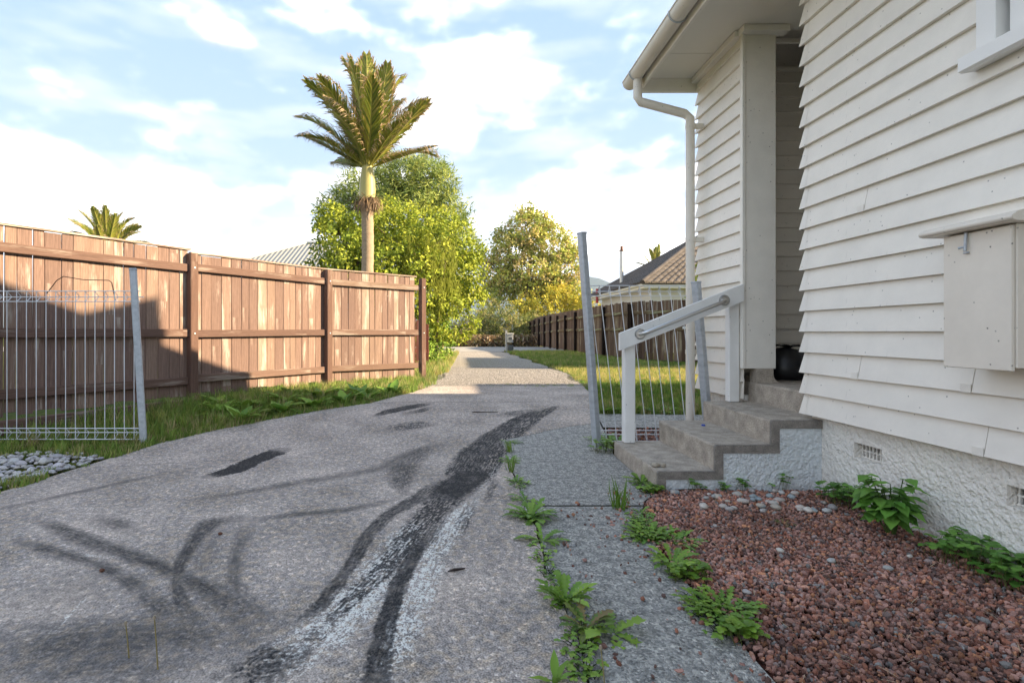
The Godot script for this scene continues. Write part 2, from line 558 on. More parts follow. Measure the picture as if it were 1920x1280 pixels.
# Rubber and old paint on the driveway, drawn as streaky strokes over mottled concrete. Each picture covers x -3.4..2.2 and a stretch of depth.
func make_drive_texture(called: String, d0: float, d1: float) -> void:
	var w := 2048
	var sx := w / 5.6
	var sy := sx
	var h := int((d1 - d0) * sy)
	var dark := PackedFloat32Array()
	var white := PackedFloat32Array()
	dark.resize(w * h)
	white.resize(w * h)
	var streak := noise(FastNoiseLite.TYPE_SIMPLEX_SMOOTH, 1.0, 21, 3)
	var patchy := noise(FastNoiseLite.TYPE_SIMPLEX_SMOOTH, 1.0, 23, 4)
	# points x,d ; half widths ; strength ; streaky share ; soft edge share ; 0 dark 1 white
	var strokes := [
		[[-0.59, 1.63, -0.56, 1.8, -0.49, 1.95, -0.42, 2.12, -0.36, 2.41, -0.3, 2.74, -0.23, 3.17], [0.1, 0.12, 0.14, 0.14, 0.13, 0.11, 0.05], 0.95, 0.5, 0.8, 1],
		[[-0.23, 1.65, -0.23, 1.75, -0.21, 1.95, -0.17, 2.22, -0.12, 2.59, -0.03, 3.04, 0.11, 3.49], [0.06, 0.07, 0.08, 0.08, 0.07, 0.08, 0.05], 1.0, 0.5, 0.7, 1],
		[[0.11, 3.49, 0.25, 4.09, 0.49, 4.84], [0.04, 0.05, 0.03], 0.5, 0.7, 0.8, 1],
		[[-1.47, 1.89, -1.49, 2.0, -1.53, 2.19], [0.012, 0.012, 0.008], 0.9, 0.4, 0.5, 1],
		[[-1.96, 2.64, -1.78, 2.59, -1.54, 2.57], [0.015, 0.015, 0.01], 0.6, 0.6, 0.5, 1],
		[[-2.34, 2.82, -2.21, 2.74, -1.94, 2.61, -1.7, 2.5, -1.44, 2.33, -1.23, 2.15, -1.11, 2.03, -1.01, 1.89], [0.03, 0.05, 0.05, 0.05, 0.055, 0.06, 0.08, 0.12], 0.62, 0.2, 0.9, 0],
		[[-2.45, 3.1, -2.35, 3.04, -2.01, 2.82, -1.69, 2.64, -1.43, 2.5, -1.24, 2.37, -1.05, 2.24, -0.88, 2.09, -0.73, 1.95], [0.03, 0.05, 0.07, 0.07, 0.05, 0.05, 0.07, 0.09, 0.12], 0.68, 0.2, 0.9, 0],
		[[-2.17, 3.14, -1.97, 3.04, -1.73, 2.88], [0.05, 0.09, 0.05], 0.62, 0.25, 0.9, 0],
		[[-1.21, 3.1, -1.33, 3.09, -1.42, 3.04, -1.38, 2.79, -1.31, 2.5, -1.22, 2.29, -1.08, 2.09, -0.96, 1.95], [0.06, 0.08, 0.08, 0.05, 0.035, 0.03, 0.04, 0.08], 0.7, 0.2, 0.7, 0],
		[[-1.21, 3.04, -1.1, 2.64, -0.99, 2.33, -0.83, 2.12, -0.71, 1.97], [0.06, 0.05, 0.035, 0.05, 0.1], 0.5, 0.2, 0.9, 0],
		[[-1.35, 2.97, -1.26, 2.69, -1.17, 2.41], [0.1, 0.08, 0.05], 0.4, 0.3, 1.0, 0],
		[[-2.84, 3.14, -2.82, 3.28, -2.67, 3.49, -2.42, 3.87, -2.2, 4.13], [0.04, 0.05, 0.05, 0.05, 0.04], 0.42, 0.2, 0.9, 0],
		[[-1.72, 3.44, -1.51, 3.58, -1.2, 3.82, -0.88, 4.03, -0.66, 4.2, -0.44, 4.63, -0.24, 4.96], [0.04, 0.06, 0.08, 0.09, 0.09, 0.09, 0.06], 0.45, 0.25, 0.9, 0],
		[[-1.22, 3.05, -0.99, 3.17, -0.71, 3.25, -0.53, 3.36, -0.41, 3.49], [0.04, 0.05, 0.05, 0.05, 0.04], 0.52, 0.2, 0.8, 0],
		[[-0.36, 3.53, -0.43, 3.87, -0.45, 4.26, -0.37, 4.69, -0.16, 4.99], [0.03, 0.1, 0.13, 0.13, 0.08], 0.6, 0.35, 0.7, 0],
		[[-1.73, 1.84, -1.52, 1.87, -1.24, 1.87, -0.99, 1.89, -0.8, 1.89, -0.66, 1.84], [0.18, 0.2, 0.2, 0.17, 0.16, 0.1], 0.55, 0.15, 1.0, 0],
		[[-1.57, 1.67, -1.27, 1.71, -0.95, 1.73, -0.73, 1.73], [0.16, 0.16, 0.16, 0.1], 0.5, 0.15, 1.0, 0],
		[[-1.88, 2.22, -1.66, 2.26, -1.39, 2.12], [0.2, 0.2, 0.12], 0.3, 0.15, 1.0, 0],
		[[-0.61, 1.95, -0.55, 2.12, -0.51, 2.41, -0.49, 2.85, -0.42, 3.17, -0.25, 3.53, -0.15, 3.82], [0.03, 0.035, 0.035, 0.04, 0.05, 0.07, 0.06], 0.8, 0.25, 0.4, 0],
		[[-0.65, 1.65, -0.63, 1.74, -0.57, 1.78, -0.53, 1.82], [0.1, 0.1, 0.08, 0.04], 1.0, 0.3, 0.35, 0],
		[[-0.56, 1.8, -0.51, 1.91, -0.49, 2.03], [0.05, 0.04, 0.03], 0.9, 0.5, 0.4, 0],
		[[-0.5, 1.95, -0.48, 2.03, -0.42, 2.22, -0.33, 2.5, -0.25, 2.85, -0.15, 3.25, -0.03, 3.72, 0.06, 3.98], [0.025, 0.03, 0.045, 0.07, 0.085, 0.1, 0.14, 0.12], 1.0, 0.45, 0.4, 0],
		[[-0.14, 3.4, -0.03, 3.72, 0.08, 3.98, 0.13, 4.27], [0.08, 0.15, 0.15, 0.12], 1.0, 0.15, 0.35, 0],
		[[-0.0, 3.98, 0.13, 4.7, 0.33, 5.26, 0.64, 5.93, 0.94, 6.38], [0.13, 0.13, 0.1, 0.07, 0.04], 1.0, 0.3, 0.35, 0],
		[[0.15, 3.87, 0.33, 4.71, 0.6, 5.5, 0.91, 6.13, 1.22, 6.64], [0.08, 0.1, 0.1, 0.08, 0.05], 1.0, 0.45, 0.35, 0],
		[[0.43, 6.11, 0.68, 6.22, 1.0, 6.45], [0.06, 0.14, 0.05], 0.7, 0.7, 0.5, 0],
		[[-0.27, 1.59, -0.26, 1.67, -0.27, 1.84, -0.27, 2.06, -0.26, 2.33, -0.23, 2.54, -0.19, 2.85], [0.05, 0.045, 0.04, 0.04, 0.04, 0.04, 0.04], 0.9, 0.12, 0.35, 0],
		[[-0.2, 2.59, -0.14, 2.85, -0.07, 3.25], [0.03, 0.04, 0.03], 0.7, 0.5, 0.5, 0],
		[[-0.01, 2.82, 0.03, 3.1, 0.09, 3.4], [0.035, 0.045, 0.03], 0.7, 0.5, 0.5, 0],
		[[0.17, 3.4, 0.23, 3.72, 0.28, 3.98], [0.02, 0.03, 0.03], 0.6, 0.5, 0.5, 0],
		[[-1.88, 4.01, -1.76, 4.17, -1.71, 4.45, -1.59, 4.74], [0.055, 0.09, 0.085, 0.09], 1.0, 0.06, 0.12, 0],
		[[-2.2, 4.03, -2.1, 4.19, -1.95, 4.3], [0.03, 0.06, 0.03], 0.3, 0.3, 0.9, 0],
		[[-0.95, 6.06, -0.79, 6.32, -0.57, 6.56, -0.37, 6.77], [0.04, 0.09, 0.1, 0.06], 0.95, 0.25, 0.3, 0],
		[[-0.61, 6.18, -0.45, 6.33, -0.36, 6.52], [0.05, 0.06, 0.05], 0.7, 0.4, 0.3, 0],
		[[-0.75, 5.46, -0.61, 5.57, -0.45, 5.68, -0.23, 5.72], [0.06, 0.13, 0.15, 0.05], 0.85, 0.75, 0.5, 0],
		[[0.1, 2.5, 0.18, 2.54, 0.3, 2.57], [0.03, 0.05, 0.03], 0.35, 0.9, 0.9, 0],
		[[0.25, 2.91, 0.19, 2.79, 0.21, 2.69], [0.03, 0.05, 0.03], 0.5, 0.9, 0.8, 0],
		[[-3.91, 4.38, -2.82, 4.24, -2.07, 4.42, -1.21, 4.55], [0.004, 0.004, 0.004, 0.004], 0.5, 0.2, 0.3, 0],
		[[-1.16, 6.75, -0.54, 6.89, 0.26, 6.85, 1.08, 6.93], [0.008, 0.009, 0.008, 0.008], 0.7, 0.2, 0.3, 0],
	]
	var num := 0
	for s in strokes:
		num += 1
		var q: Array = s[0]
		var hw: Array = s[1]
		var run := 0.0
		var whole := 0.0
		for i in hw.size() - 1:
			whole += Vector2(q[i * 2 + 2] - q[i * 2], q[i * 2 + 3] - q[i * 2 + 1]).length()
		for i in hw.size() - 1:
			var a := Vector2(q[i * 2], q[i * 2 + 1])
			var b := Vector2(q[i * 2 + 2], q[i * 2 + 3])
			var ra: float = hw[i]
			var rb: float = hw[i + 1]
			var ab := b - a
			var L2 := ab.length_squared()
			var L := sqrt(L2)
			ra *= 1.05
			rb *= 1.05
			var big := maxf(ra, rb) * 1.5
			var x0 := maxi(0, int((minf(a.x, b.x) - big + 3.4) * sx))
			var x1 := mini(w - 1, int((maxf(a.x, b.x) + big + 3.4) * sx))
			var y0 := maxi(0, int((minf(a.y, b.y) - big - d0) * sy))
			var y1 := mini(h - 1, int((maxf(a.y, b.y) + big - d0) * sy))
			var strength: float = s[2]
			var st: float = s[3]
			var soft: float = s[4]
			var is_white: bool = s[5] == 1
			for y in range(y0, y1 + 1):
				for x in range(x0, x1 + 1):
					var p := Vector2(x / sx - 3.4, y / sy + d0)
					var t := clampf((p - a).dot(ab) / L2, 0.0, 1.0)
					var off := p - (a + ab * t)
					var r := lerpf(ra, rb, t)
					var dist := off.length() / r * (1.0 + 0.22 * patchy.get_noise_2d(p.x * 14.0, p.y * 9.0 + num))
					if dist > 1.4:
						continue
					var side := signf(ab.cross(off)) * off.length()
					var along := run + t * L
					var nz := streak.get_noise_3d(side * 62.0, along * 8.0, num * 9.0)
					var grain := streak.get_noise_3d(p.x * 40.0, p.y * 40.0, num * 3.0)
					var k := clampf((1.12 - dist + 0.22 * grain) / maxf(soft, 0.1), 0.0, 1.0)
					k *= strength * clampf(1.0 + st * (nz * 2.8 - 0.75) + st * grain * 2.2, 0.0, 1.0)
					# smears fade out at their ends and break up along the way
					var tail := minf(along, whole - along) / (0.03 + 0.5 * soft)
					k *= clampf(0.25 + tail * (1.0 + 0.8 * grain), 0.0, 1.0) * clampf(0.95 + (0.25 + 0.4 * soft) * patchy.get_noise_2d(p.x * 5.0, p.y * 3.5), 0.25, 1.0)
					var at := y * w + x
					if is_white:
						if k > white[at]:
							white[at] = k
					elif k > dark[at]:
						dark[at] = k
			run += L
	var S := FastNoiseLite.TYPE_SIMPLEX_SMOOTH
	var go := d0 * sy
	var broad := shifted(noise(S, 0.0032, 31, 5), w, h, go)
	var mid := shifted(noise(S, 0.045, 32, 4), w, h, go)
	var cn := noise(FastNoiseLite.TYPE_CELLULAR, 0.22, 33, 1)
	cn.cellular_return_type = FastNoiseLite.RETURN_CELL_VALUE
	var cells := shifted(cn, w, h, go)
	var pn := noise(FastNoiseLite.TYPE_CELLULAR, 0.22, 33, 1)
	pn.cellular_return_type = FastNoiseLite.RETURN_DISTANCE2_SUB
	var pits := shifted(pn, w, h, go)
	var fine := shifted(noise(S, 0.30, 34, 2), w, h, go)
	var out := PackedByteArray()
	out.resize(w * h * 3)
	var hi := PackedByteArray()
	hi.resize(w * h)
	for i in w * h:
		var bd := broad[i] / 255.0
		var f := fine[i] / 255.0
		var md := mid[i] / 255.0
		var ce := cells[i] / 255.0
		var t := 0.365 + 0.22 * bd + 0.19 * md + 0.44 * (f - 0.42) + 0.16 * (ce - 0.5)
		if ce > 0.955:
			t += 0.10
		var r := t * (1.04 + 0.07 * (bd - 0.35))
		var g := t * 0.99
		var b := t * (0.95 - 0.09 * (bd - 0.45))
		var rusty := clampf((md - 0.42 + (0.5 - bd) * 0.8) * 1.6, 0.0, 1.0)
		r *= 1.0 + 0.07 * rusty
		b *= 1.0 - 0.12 * rusty
		# worn paint keeps to the high grains, rubber smears over all
		var wh := white[i]
		if wh > 0.0:
			wh = clampf((wh + (f - 0.5) * 2.4 + (ce - 0.5) * 1.0 - 0.16) * 1.5, 0.0, 1.0) * minf(1.0, wh * 1.8)
			r = lerpf(r, 0.89, wh)
			g = lerpf(g, 0.88, wh)
			b = lerpf(b, 0.85, wh)
		var dk := dark[i] if dark[i] > 0.75 else dark[i] * 0.9
		if dk > 0.0:
			dk = clampf(dk * (1.0 + 1.5 * (f - 0.5)) + dk * (ce - 0.5) * 0.6 - wh * 0.3, 0.0, 0.96)
			r = lerpf(r, 0.115, dk)
			g = lerpf(g, 0.118, dk)
			b = lerpf(b, 0.125, dk)
		out[i * 3] = clampi(int(r * 255), 0, 255)
		out[i * 3 + 1] = clampi(int(g * 255), 0, 255)
		out[i * 3 + 2] = clampi(int(b * 255), 0, 255)
		hi[i] = clampi(int(pits[i] * 0.55 + fine[i] * 0.45), 0, 255)
	var m := mat(called, Color.WHITE, 0.88, 0.4)
	m.albedo_texture = rgb_tex(w, h, out)
	m.heightmap_enabled = true
	m.heightmap_texture = l_tex(w, h, hi)
	m.heightmap_scale = 1.6


# A grey picture of a pattern that carries on from one picture to the next.
func shifted(f: FastNoiseLite, w: int, h: int, down: float) -> PackedByteArray:
	f.offset = Vector3(0, down, 0)
	var im := f.get_image(w, h, false, false, false)
	im.convert(Image.FORMAT_L8)
	return im.get_data()


# ------------------------------------------------------------------ sky

func make_sky(exposure: float) -> PanoramaSkyMaterial:
	var w := 2048
	var h := 1024
	var big := noise(FastNoiseLite.TYPE_SIMPLEX_SMOOTH, 1.0, 71, 6)
	var wisp := noise(FastNoiseLite.TYPE_SIMPLEX_SMOOTH, 1.0, 72, 5)
	var buf := PackedFloat32Array()
	buf.resize(w * h * 3)
	var k := 1.70 / exposure
	# cumulus heaps: azimuth from straight ahead (degrees, right positive), height, half width, half height
	var heaps := [[4.0, 25.5, 7.5, 4.2], [-4.0, 22.0, 8.0, 3.6], [-9.0, 15.5, 9.0, 4.0], [14.0, 12.0, 15.0, 6.5], [27.0, 15.0, 16.0, 2.0], [-43.0, 13.0, 13.0, 4.2], [-26.0, 10.5, 15.0, 5.0], [-12.0, 8.5, 10.0, 4.0], [-24.0, 27.0, 3.5, 1.4], [-20.0, 32.0, 6.0, 1.6],
		[60.0, 14.0, 20.0, 5.0], [95.0, 22.0, 18.0, 6.0], [130.0, 12.0, 22.0, 5.0], [165.0, 20.0, 18.0, 6.0], [-75.0, 14.0, 18.0, 5.0], [-105.0, 24.0, 18.0, 6.0], [-140.0, 12.0, 22.0, 5.0], [-165.0, 26.0, 14.0, 5.0], [-60.0, 45.0, 22.0, 7.0], [40.0, 50.0, 22.0, 7.0], [120.0, 48.0, 25.0, 8.0], [-130.0, 50.0, 25.0, 8.0]]
	for y in h / 2:
		var up := (0.5 - (y + 0.5) / h) * PI
		var el := rad_to_deg(up)
		var sky := Color(0.475, 0.595, 0.745).lerp(Color(0.225, 0.37, 0.615), clampf(el / 48.0, 0.0, 1.0) ** 0.9)
		sky = Color(0.93, 0.925, 0.92).lerp(sky, clampf(el / 16.0, 0.0, 1.0) ** 0.7)
		for x in w:
			var az := (x + 0.5) / w * 360.0        # 0 looks along -z, the way the camera looks
			var ar := deg_to_rad(az)
			var d := Vector3(sin(ar) * cos(up), sin(up), -cos(ar) * cos(up))
			var flat := Vector3(d.x, d.y * 2.2, d.z)
			var n1 := big.get_noise_3dv(flat * 3.2)
			var n2 := big.get_noise_3dv(flat * 8.5 + Vector3(4, 1, 7))
			var cover := 0.0
			for q in heaps:
				var da: float = absf(fposmod(az - q[0] + 180.0, 360.0) - 180.0) / q[2]
				if da > 1.7:
					continue
				var de: float = (el - q[1]) / q[3]
				if de < 0.0:
					de *= 0.75
				cover = maxf(cover, 1.0 - sqrt(da * da + de * de))
			var low := 1.0 - clampf((el - 3.0) / 7.0, 0.0, 1.0)
			var dens := clampf((maxf(cover, low * 0.45 - 0.1) * 1.25 + n1 * 0.34 + n2 * 0.42 + 0.02) * 0.92, 0.0, 1.0)
			dens = dens * dens * (3.0 - 2.0 * dens) * 0.94
			var cir := clampf((wisp.get_noise_3d(d.x * 3.0, d.y * 13.0, d.z * 3.0) + 0.12) * 1.5, 0.0, 1.0) * 0.45
			var lit := clampf(0.60 + n2 * 0.85 + n1 * 0.45 + (cover * 0.3 if cover > 0.0 else 0.0), 0.0, 1.0)
			var cl := Color(0.50, 0.508, 0.525).lerp(Color(2.9, 2.79, 2.63), lit * lit * lit)
			var c := sky.lerp(Color(0.90, 0.90, 0.90), cir).lerp(cl, dens)
			var i := (y * w + x) * 3
			buf[i] = c.r * k
			buf[i + 1] = c.g * k
			buf[i + 2] = c.b * k
	for i in range(w * h / 2 * 3, w * h * 3, 3):
		buf[i] = 0.30 * k
		buf[i + 1] = 0.30 * k
		buf[i + 2] = 0.27 * k
	var m := PanoramaSkyMaterial.new()
	m.panorama = ImageTexture.create_from_image(Image.create_from_data(w, h, false, Image.FORMAT_RGBF, buf.to_byte_array()))
	return m


func set_up_view() -> void:
	var exposure := 3.6
	var cam := Camera3D.new()
	cam.name = "camera"
	add_child(cam)
	cam.position = Vector3(0, EYE, 0)
	cam.near = 0.1
	cam.far = 6000.0
	cam.projection = Camera3D.PROJECTION_FRUSTUM       # a level camera with a shifted lens
	cam.size = 2.0 * 0.1 * 0.640
	cam.frustum_offset = Vector2(0.1 * 0.100, -0.1 * 0.018)
	cam.current = true
	var e := Environment.new()
	e.background_mode = Environment.BG_SKY
	e.sky = Sky.new()
	e.sky.sky_material = make_sky(exposure)
	e.tonemap_mode = Environment.TONE_MAPPER_LINEAR
	e.tonemap_exposure = exposure
	e.fog_enabled = true
	e.fog_density = 0.00022
	e.fog_light_color = Color(0.80, 0.88, 1.0)
	e.sdfgi_enabled = true
	e.ssao_enabled = true
	e.ssil_enabled = true
	var we := WorldEnvironment.new()
	we.name = "world_environment"
	we.environment = e
	add_child(we)
	var sun := DirectionalLight3D.new()
	sun.name = "sun"
	add_child(sun)
	var el := deg_to_rad(26.0)
	var az := deg_to_rad(6.0)       # the sun stands to the right, a little behind the camera
	sun.look_at_from_position(Vector3.ZERO, Vector3(-cos(az) * cos(el), -sin(el), -sin(az) * cos(el)))
	sun.light_energy = 1.6
	sun.light_color = Color(1.0, 0.905, 0.76)
	sun.light_angular_distance = 0.55
	sun.shadow_enabled = true


# ------------------------------------------------------------------ the ground

func left_edge(d: float) -> float:
	var k := [[-3.0, -4.2], [1.0, -3.35], [3.63, -3.12], [4.11, -3.04], [4.91, -2.82], [5.42, -2.49], [5.93, -2.02], [6.34, -1.65], [6.78, -1.15], [7.76, -0.70], [9.68, -0.25], [14.0, -0.15], [24.2, 0.08]]
	for i in k.size() - 1:
		if d <= k[i + 1][0]:
			return lerpf(k[i][1], k[i + 1][1], (d - k[i][0]) / (k[i + 1][0] - k[i][0]))
	return 0.1


func right_edge(d: float) -> float:
	var k := [[-3.0, 0.98], [2.2, 0.99], [3.0, 1.02], [3.45, 1.20], [3.63, 1.36], [4.70, 1.36], [4.92, 1.42], [5.94, 1.56], [7.63, 1.88], [8.74, 2.02], [11.5, 2.31], [16.0, 2.25], [24.2, 2.02]]
	for i in k.size() - 1:
		if d <= k[i + 1][0]:
			return lerpf(k[i][1], k[i + 1][1], (d - k[i][0]) / (k[i + 1][0] - k[i][0]))
	return 2.0


func crack_edge(d: float) -> float:
	var j := 0.012 * sin(d * 7.0) + 0.008 * sin(d * 17.0 + 1.0)
	return 0.415 + j if d < 5.15 else lerpf(0.415 + j, right_edge(d) + 0.02, clampf((d - 5.15) / 0.75, 0, 1)) + 0.05 * sin(d * 11.0)  * clampf((d - 5.15) * 4.0, 0, 1) * clampf((5.9 - d) * 4.0, 0, 1)


# A sheet between two edges that follows the ground.
func sheet(d0: float, d1: float, step: float, cols: int, lo: Callable, hi: Callable, lift: float, skirt := 0.06, v0 := 1.2, vl := 8.0) -> MB:
	var b := MB.new()
	var rows := int(ceil((d1 - d0) / step))
	for i in rows + 1:
		var d := lerpf(d0, d1, float(i) / rows)
		var xa: float = lo.call(d)
		var xb: float = hi.call(d)
		for j in cols + 3:
			var x := lerpf(xa, xb, clampf(float(j - 1) / cols, 0, 1))
			var y := gh(x, d) + lift - (skirt if j == 0 or j == cols + 2 else 0.0)
			var e := 0.05
			var nn := Vector3(-(gh(x + e, d) - gh(x - e, d)) / (2 * e), 1, (gh(x, d + e) - gh(x, d - e)) / (2 * e)).normalized()
			b.vert(P(x, y, d), nn, Vector2((x + 3.4) / 5.6, (d - v0) / vl))
	var n := cols + 3
	for i in rows:
		for j in n - 1:
			var a := i * n + j
			b.tri(a, a + 1, a + n)
			b.tri(a + 1, a + n + 1, a + n)
	return b


func build_ground() -> void:
	# the one sheet under everything, out to the horizon
	var xs := [-2700.0, -1200.0, -300.0, -90.0, -40.0, -20.0, -12.0, -8.0]
	for i in 33:
		xs.append(-6.0 + i * 0.5)
	xs.append_array([12.0, 16.0, 24.0, 45.0, 90.0, 300.0, 1200.0, 2700.0])
	var ds := [-400.0, -60.0, -20.0, -8.0, -3.0, 0.0]
	for i in 38:
		ds.append(0.5 + i * 0.5)
	ds.append_array([22.0, 26.0, 30.0, 36.0, 45.0, 60.0, 100.0, 300.0, 1000.0, 2500.0])
	var b := MB.new()
	for d in ds:
		for x in xs:
			b.vert(P(x, gh(x, d) - 0.02, d), Vector3.UP)
	for i in ds.size() - 1:
		for j in xs.size() - 1:
			var a: int = i * xs.size() + j
			b.tri(a, a + 1, a + xs.size())
			b.tri(a + 1, a + xs.size() + 1, a + xs.size())
	struct("ground", b, M.turf_ground)
	struct("driveway", sheet(-3.0, 4.4, 0.13, 14, left_edge, func(d): return crack_edge(d) - 0.002, 0.012, 0.06, 1.2, 3.2), M.near_drive_concrete)
	struct("driveway", sheet(4.4, 8.75, 0.13, 14, left_edge, func(d): return crack_edge(d) - 0.002, 0.012, 0.06, 4.4, 4.4), M.far_drive_concrete)
	struct("joint_soil", sheet(-3.0, 5.2, 0.13, 2, func(d): return crack_edge(d) - 0.03, func(d): return crack_edge(d) + 0.04, 0.0005, 0.002), M.soil)
	# the footpath slabs: a joint lies across them near the steps
	var path := sheet(-3.0, 3.345, 0.13, 5, func(d): return crack_edge(d) + 0.001 + 0.009 * clampf(0.4 + sin(d * 5.0) + 0.6 * sin(d * 13.0), 0.0, 1.0), right_edge, 0.006)
	struct("footpath", path, M.path_concrete)
	struct("footpath", sheet(3.358, 5.88, 0.07, 5, func(d): return crack_edge(d) + 0.001 + 0.009 * clampf(0.4 + sin(d * 5.0) + 0.6 * sin(d * 13.0), 0.0, 1.0), right_edge, 0.009), M.path_concrete)
	struct("gravel_drive", sheet(8.70, 24.3, 0.5, 8, func(d): return left_edge(d) - 0.15 + 0.12 * sin(d * 1.9), func(d): return right_edge(d) + 0.1 * sin(d * 2.3), 0.004), M.gravel)
	struct("street", sheet(24.2, 31.8, 0.5, 8, func(_d): return -40.0, func(_d): return 40.0, 0.008), M.street_seal)
	# the planting bed along the house and the strip behind the gate
	struct("gravel_bed", sheet(-3.0, 3.66, 0.3, 6, func(d): return right_edge(d) + 0.004, func(_d): return 2.52, -0.004), M.scoria_bed_soil)
	struct("gravel_bed", sheet(4.70, 5.62, 0.3, 6, func(d): return right_edge(d) + 0.01, func(_d): return 2.52, 0.0), M.scoria_bed_soil)
	struct("paving_strip", sheet(5.62, 6.22, 0.3, 4, func(d): return right_edge(d) + 0.01, func(_d): return 3.2, 0.018), M.path_concrete)
	# wooded hills far behind
	var hn := noise(FastNoiseLite.TYPE_SIMPLEX_SMOOTH, 0.0011, 91, 6)
	var hb := MB.new()
	var cols := 150
	var rows := 14
	for r in rows:
		for c in cols:
			var x := lerpf(-2600.0, 2600.0, float(c) / (cols - 1))
			var t := float(r) / (rows - 1)
			var d := 1500.0 + 900.0 * t
			var y := -8.0 + (125.0 + 130.0 * hn.get_noise_2d(x, d * 0.8)) * sin(minf(t * 1.25, 1.0) * PI * 0.5) * (1.0 + 0.9 * exp(-((x - 140.0) / 330.0) ** 2))
			hb.vert(P(x, y, d), Vector3(0, 0.6, 0.8))
	for r in rows - 1:
		for c in cols - 1:
			var a := r * cols + c
			hb.tri(a, a + 1, a + cols)
			hb.tri(a + 1, a + cols + 1, a + cols)
	struct("hills", hb, M.bush_hill)


# ------------------------------------------------------------------ the house

# One weatherboard along the depth axis on a wall facing -x, from d0 to d1; m0/m1: mitred outwards at that end.
func board(x: float, y: float, d0: float, d1: float, m0: float, m1: float) -> MB:
	var b := MB.new()
	var prof := [[0.037, 0.0], [0.036, 0.004], [0.0055, 0.170], [0.001, 0.170], [0.008, 0.001]]
	var n := prof.size()
	var e0 := []
	var e1 := []
	for q in prof:
		e0.append(P(x - q[0], y + q[1], d0 - m0 * q[0]))
		e1.append(P(x - q[0], y + q[1], d1 + m1 * q[0]))
	var mid := P(x - 0.013, y + 0.07, (d0 + d1) * 0.5)
	for i in n:
		var k := (i + 1) % n
		var nn: Vector3 = (e1[i] - e0[i]).cross(e0[k] - e0[i]).normalized()
		if nn.dot((e0[i] + e1[k]) * 0.5 - mid) < 0.0:
			nn = -nn
		b.poly([e0[i], e1[i], e1[k], e0[k]], nn)
	b.poly(e0, Vector3(0, 0, 1))
	b.poly(e1, Vector3(0, 0, -1))
	return b


# The same board on a wall that faces the camera.
func cross_board(y: float, x0: float, x1: float, d: float) -> MB:
	var b := MB.new()
	b.prism(PackedVector2Array([Vector2(0.037, 0), Vector2(0.006, 0.170), Vector2(0.001, 0.170), Vector2(0.008, 0)]), P(x0, y, d), Vector3(0, 0, 1), Vector3.UP, Vector3(x1 - x0, 0, 0))
	return b


func box(o: Vector3, e: Vector3, k := 0.003) -> MB:      # from corner to corner
	var b := MB.new()
	b.cbox((o + e) * 0.5, (e - o).abs(), Basis.IDENTITY, k)
	return b


